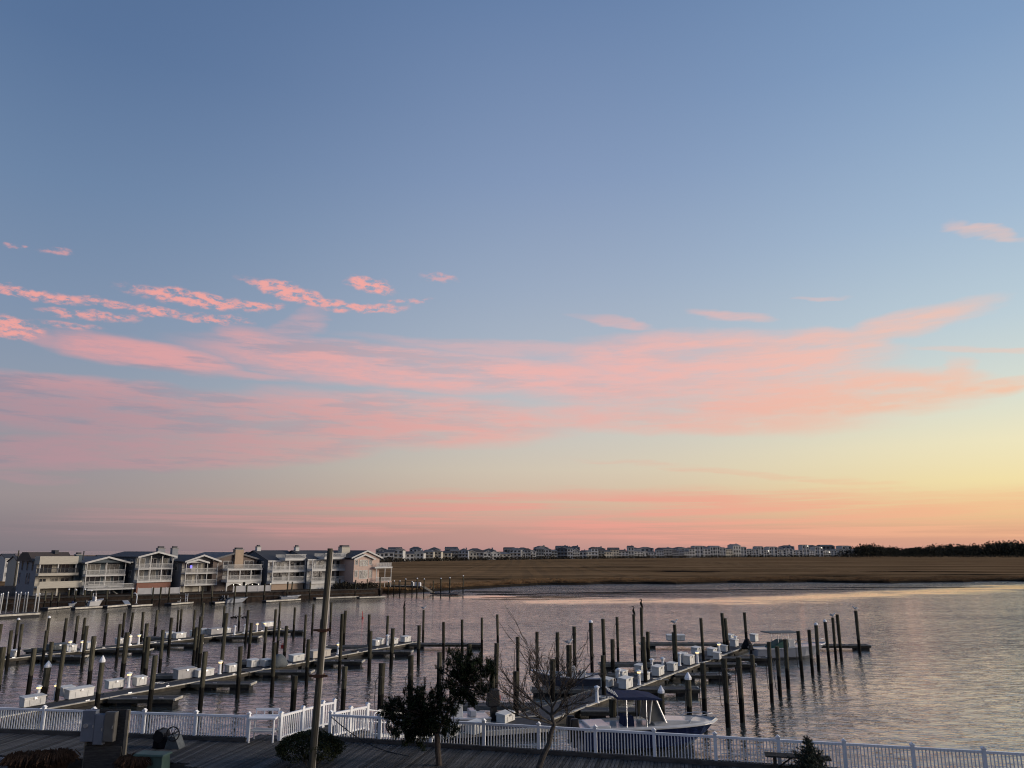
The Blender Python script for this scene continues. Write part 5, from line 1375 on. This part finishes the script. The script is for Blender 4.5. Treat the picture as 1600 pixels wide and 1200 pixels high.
# dark winch-like cart with a spoked wheel
p = on(262, 1168, DZ)
t = thing('winch_cart', 'black covered winch with a spoked handwheel standing on the planks', 'winch', p, R(-4)); t.scale = (.78, .78, .78)
MB().prism([(-.75, 0), (.0, 0), (-.08, .72), (-.5, .98), (-.68, .9)], 'y', -.3, .35).build('cover', 'black_cloth', t, bevel=.05)
MB().prism([(-.02, 0), (.85, 0), (.55, .62), (.15, .66)], 'y', -.35, .35).build('housing', 'tarp_grey', t, bevel=.03)
MB().tube([(-.42, -.36, .62), (-.42, .4, .62)], .30, 14).build('drum', 'black_paint', t)
w_ = MB(); w_.tube([(.44 + .36 * math.cos(a), -.42, .80 + .36 * math.sin(a)) for a in [2 * PI * k / 24 for k in range(25)]], .035, 6); wh_ = w_.build('handwheel', 'black_paint', t)
for k in range(6):
    a = PI * k / 3; MB().tube([(.44, -.42, .80), (.44 + .34 * math.cos(a), -.42, .80 + .34 * math.sin(a))], .018, 5).build('spoke', 'black_paint', wh_)
MB().tube([(.44, -.48, .80), (.44, .1, .80)], .05, 8).build('axle', 'black_paint', wh_)
# green service box
p = on(236, 1206, 1.95)
t = thing('service_box', 'green service box among the dry grass at the lower edge', 'box', p, R(-8))
MB().box(-.62, .62, -.3, .3, 0, .62, .03).build('body', 'green_box', t, bevel=.03); MB().box(-.66, .66, -.34, .34, .625, .70, .04).build('lid', 'green_box', t, bevel=.02); MB().box(-.08, .08, -.345, -.31, .4, .52).build('latch', 'metal', t)

# ------------------------------------------------------------------ dry ornamental grass and plants
rg = random.Random(17)
def grass_clump(u, v, w, h, label, z=1.95):
    p = on(u, v, z)
    t = thing('grass_clump', label, 'grass clump', p, 0, 'dry grass clumps in the bed')
    m = MB()
    for i in range(900):
        a = rg.uniform(0, 2 * PI); r0 = rg.random() * w * .35
        x, y = math.cos(a) * r0, math.sin(a) * r0 * .7
        hh = h * rg.uniform(.65, 1.0); o = w * .5 * rg.uniform(.5, 1.0)
        tx_, ty_ = x + math.cos(a) * o * .8, y + math.sin(a) * o * .6
        s = .016
        m.quad((x - s, y, 0), (x + s, y, 0), (x * .4 + tx_ * .6 + s, ty_ * .6 + y * .4, hh), (x * .4 + tx_ * .6 - s, ty_ * .6 + y * .4, hh))
        m.quad((x * .4 + tx_ * .6 - s, ty_ * .6 + y * .4, hh), (x * .4 + tx_ * .6 + s, ty_ * .6 + y * .4, hh), (tx_ + .004, ty_, hh * rg.uniform(.55, .8)), (tx_ - .004, ty_, hh * rg.uniform(.55, .8)))
    m.build('blades', 'dry_grass', t)
grass_clump(40, 1207, 1.5, .72, 'wide dry brown grass clump at the lower left edge'); grass_clump(80, 1207, 1.4, .80, 'taller dry grass clump beside the cabinet frame'); grass_clump(210, 1208, 1.2, .66, 'reddish dry grass clump behind the green box')
m = MB(); p = on(10, 1200, 1.95)
t = thing('edging_stone', 'pale grey slab at the lower left corner', 'stone', p, R(8)); MB().box(-1.4, .35, -.25, .25, 0, .38, .05).build('slab', 'stone', t, bevel=.05)

# ------------------------------------------------------------------ trees
rt = random.Random(9)
def limb(m, p0, p1, r0, r1, bend=.1, n=5, seg=7):
    p0, p1 = Vector(p0), Vector(p1); L = (p1 - p0).length
    off = Vector((rt.uniform(-1, 1), rt.uniform(-1, 1), rt.uniform(-.5, .5))) * bend * L
    pts = [p0.lerp(p1, i / n) + off * math.sin(PI * i / n) + (Vector((rt.uniform(-1, 1), rt.uniform(-1, 1), rt.uniform(-1, 1))) * L * .02 if 0 < i < n else Vector()) for i in range(n + 1)]
    m.tube([tuple(q) for q in pts], [r0 + (r1 - r0) * i / n for i in range(n + 1)], seg)
    return pts
# Japanese black pine: bottle-brush shoots
PY = on(686, 1206, 1.95).y
def pt(u, v, dy=0.0): return at(u, v, PY + dy) - PB
PB = on(686, 1206, 1.95)
t = thing('pine_tree', 'dark bushy pine with upright shoots before the white railing', 'tree', PB, 0)
m = MB()
fork = pt(683, 1150)
limb(m, (0, 0, -.1), fork, .13, .105, .03, 5, 10)
nodes = []
def shoots(base, tip, k, spread):
    pts = limb(m, base, tip, .06, .02, .08, 5, 6)
    nodes.extend((q, spread) for q in pts[2:])
UP = [(712, 1022), (735, 1024), (752, 1028), (762, 1038), (768, 1050), (760, 1062), (764, 1075), (750, 1092), (734, 1100), (720, 1094), (704, 1084), (694, 1074), (692, 1048), (704, 1036)]
LOW = [(603, 1104), (614, 1098), (628, 1096), (640, 1080), (652, 1082), (662, 1076), (672, 1088), (690, 1084), (704, 1096), (714, 1112), (708, 1128), (712, 1142), (690, 1146), (672, 1148), (652, 1160), (632, 1160), (622, 1148), (608, 1138), (600, 1120)]
def inside(p, poly):
    r = False
    for (x0, y0), (x1, y1) in zip(poly, poly[1:] + poly[:1]):
        if (y0 > p[1]) != (y1 > p[1]) and p[0] < (x1 - x0) * (p[1] - y0) / (y1 - y0) + x0: r = not r
    return r
crown = []
for poly, cnt_ in ((UP, 38), (LOW, 62)):
    crown += [(u, v) for u, v in poly]
    tries = 0; got = 0
    while got < cnt_ and tries < 4000:
        tries += 1; q = (rt.uniform(595, 772), rt.uniform(1015, 1165))
        if inside(q, poly) and min(math.hypot(q[0] - c[0], q[1] - c[1]) for c in crown) > 6.5: crown.append(q); got += 1
ndl = MB()
def needles(p, d, L, n=26, ln=.14):
    d = d.normalized(); e1 = d.orthogonal().normalized(); e2 = d.cross(e1)
    for i in range(n):
        q = rt.random(); c = p + d * L * q; a = rt.uniform(0, 2 * PI)
        o = (e1 * math.cos(a) + e2 * math.sin(a)) * rt.uniform(.6, 1.0) + d * rt.uniform(.3, 1.0)
        o = o.normalized() * ln * rt.uniform(.8, 1.2); w = (d.cross(o)).normalized() * .0085
        ndl.tri(c - w, c + w, c + o)
hub_hi, hub_lo = pt(722, 1072), pt(664, 1120)
limb(m, fork, hub_hi, .07, .045, .06, 6, 8); limb(m, fork, hub_lo, .07, .045, .06, 5, 8)
for (u, v) in crown:
    hub = hub_hi if inside((u, v), UP) or (u, v) in UP else hub_lo
    for lay in (-.55, .1, .7):
        if rt.random() < .12: continue
        c = pt(u, v, lay + rt.uniform(-.3, .3))
        limb(m, hub.lerp(c, .15), c, .022, .012, .05, 3, 5)
        for _ in range(9):
            c = c + Vector((rt.uniform(-.09, .09), rt.uniform(-.09, .09), rt.uniform(-.08, .08)))
            d = Vector((rt.uniform(-.55, .55), rt.uniform(-.55, .55), rt.uniform(.5, 1.0)))
            if rt.random() < .3: d = Vector((rt.uniform(-1, 1), rt.uniform(-1, 1), rt.uniform(-.1, .5)))
            L_s = rt.uniform(.20, .38); needles(c - d.normalized() * .12, d, L_s, 42, rt.uniform(.07, .10))
for (u, v) in ((713, 1012), (735, 1014), (700, 1033), (692, 1047), (762, 1030), (768, 1045), (640, 1062), (664, 1062), (602, 1092), (622, 1092), (750, 1018), (724, 1008)):
    p = pt(u, v, rt.uniform(-.3, .3))
    for _ in range(2): needles(p - Vector((0, 0, .45)), Vector((rt.uniform(-.15, .15), rt.uniform(-.2, .2), 1)), .55, 90, .11)
m.build('trunk', 'bark', t); ndl.build('crown', 'leaf_pine', t)

# clipped round shrub on bare stems
SB = on(487, 1204, 1.95)
t = thing('round_shrub', 'clipped dome shrub on bare stems behind the wooden pole', 'shrub', SB, 0)
st_m = MB(); cc = at(484, 1165, SB.y) - SB
for i in range(11):
    a = 2 * PI * i / 11; limb(st_m, (math.cos(a) * .08, math.sin(a) * .08, 0), (math.cos(a) * rt.uniform(.4, .95), math.sin(a) * rt.uniform(.3, .7), cc.z - .15), .035, .018, .08, 4, 6)
st_m.build('trunk', 'bark', t)
lv = MB()
for i in range(9000):
    a = rt.uniform(0, 2 * PI); b = rt.uniform(-.45, 1); q = math.sqrt(max(0, 1 - b * b)); rr = (1 - .25 * rt.random() ** 2) * (1 + .07 * math.sin(a * 5 + b * 4) + .05 * math.sin(a * 11 - b * 7))
    c = cc + Vector((1.30 * rr * q * math.cos(a) * rt.uniform(.97, 1.03), 1.0 * rr * q * math.sin(a), -.12 + .62 * rr * b))
    d1 = Vector((rt.uniform(-1, 1), rt.uniform(-1, 1), rt.uniform(-1, 1))).normalized() * .045; d2 = Vector((rt.uniform(-1, 1), rt.uniform(-1, 1), rt.uniform(-1, 1))).normalized() * .045
    lv.tri(c - d1, c + d1, c + d2)
lv.build('crown', 'leaf_bush', t)

# bare tree
TB = on(840, 1212, 1.95)
def bp_(u, v, dy=0.0): return at(u, v, TB.y + dy) - TB
t = thing('bare_tree', 'leafless tree with a crooked trunk and fine twigs before the railing', 'tree', TB, 0)
m = MB(); tw = MB()
trunk = [bp_(840, 1212), bp_(843, 1196), bp_(850, 1178), bp_(858, 1162), bp_(861, 1145), bp_(866, 1132), bp_(862, 1118), bp_(863, 1106)]
m.tube([tuple(q) for q in trunk], [.13, .12, .115, .10, .092, .08, .068, .055], 10)
def grow(p, d, L, r, lev):
    n = 4; pts = [p]; q = p; dd = d.normalized()
    for i in range(n):
        dd = (dd + Vector((rt.uniform(-1, 1), rt.uniform(-1, 1), rt.uniform(-.7, .9))) * .22).normalized(); q = q + dd * L / n; pts.append(q)
    (m if lev < 2 else tw).tube([tuple(x) for x in pts], [max(.006, r * (1 - .6 * i / n)) for i in range(n + 1)], 6 if lev < 2 else 4, False)
    if lev >= 3 or (lev == 2 and rt.random() < .35): return
    for i in range(1, n + 1):
        for _ in range(2 if lev < 1 else 1):
            e = (dd + Vector((rt.uniform(-1, 1), rt.uniform(-.9, .9), rt.uniform(-.35, .9))) * .85).normalized()
            grow(pts[i], e, L * rt.uniform(.4, .62), max(.007, r * .5), lev + 1)
for (u, v, i, r) in ((795, 1092, 5, .04), (806, 1065, 6, .045), (828, 1045, 7, .045), (858, 1040, 7, .04), (884, 1058, 7, .045), (912, 1066, 6, .045), (902, 1092, 6, .04), (896, 1118, 5, .035), (805, 1112, 5, .035)):
    tgt = bp_(u, v, rt.uniform(-1, 1)); d = tgt - trunk[i]
    grow(trunk[i], d, d.length, r, 0)
for (u, v) in ((792, 985), (820, 975), (858, 1000), (800, 1010), (908, 1030), (915, 1040)):
    tgt = bp_(u, v, rt.uniform(-.6, .6)); grow(bp_(850, 1070), tgt - bp_(850, 1070), (tgt - bp_(850, 1070)).length, .02, 2)
m.build('trunk', 'bark_pale', t); tw.build('twigs', 'bark', t)

# young spruce and the bench beside it
SP = on(1268, 1232, 1.95)
t = thing('young_spruce', 'small pointed spruce at the lower right before the railing', 'tree', SP, 0)
m = MB(); hh = (at(1267, 1152, SP.y) - SP).z
m.tube([(0, 0, 0), (0, 0, hh * .6), (0, 0, hh)], [.06, .035, .012], 8)
lf = MB(); ndl = lf
for i in range(150):
    q = 1 - rt.random() ** .8; zz = .25 + (hh - .3) * q; a = rt.uniform(0, 2 * PI); L = (1 - q) ** 1.15 * .98 * rt.uniform(.55, 1.15) + .10
    d = Vector((math.cos(a), math.sin(a), .35 + .35 * q)).normalized(); tip = Vector((0, 0, zz)) + d * L
    m.tube([(0, 0, zz), tuple(tip)], [.014, .006], 4)
    for k in range(max(1, int(L / .16))):
        b = Vector((0, 0, zz)) + d * (L * (k + .6) / max(1, int(L / .16)))
        needles(b - d * .1, d + Vector((rt.uniform(-.3, .3), rt.uniform(-.3, .3), .1)), .2, 34, .055)
        for sgn in (-1, 1):
            sd = (d + Vector((-d.y, d.x, .1)) * sgn * .9).normalized(); needles(b, sd, .18 * (1 - .4 * q), 20, .05)
needles(Vector((0, 0, hh - .3)), Vector((0, 0, 1)), .36, 50, .06)
m.build('trunk', 'bark', t); lf.build('crown', 'leaf_spruce', t)
a, b = on(1197, 1206, DZ), on(1300, 1213, DZ)
t = thing('wooden_bench', 'dark backless wooden bench half hidden by the small spruce', 'bench', (a.x, a.y, DZ), math.atan2((b - a).y, (b - a).x)); L = (b - a).length
for k in range(3): MB().box(0, L, -.30 + k * .2, -.12 + k * .2, .60, .65).build('seat_slat', 'board_dark', t)
for x in (.35, L - .35):
    MB().box(x - .05, x + .05, -.22, -.12, 0, .597).build('leg', 'board_dark', t); MB().box(x - .05, x + .05, .12, .22, 0, .597).build('leg', 'board_dark', t)
MB().tube([(.4, 0, .15), (1.0, 0, .58)], .03, 6).build('brace', 'board_dark', t)
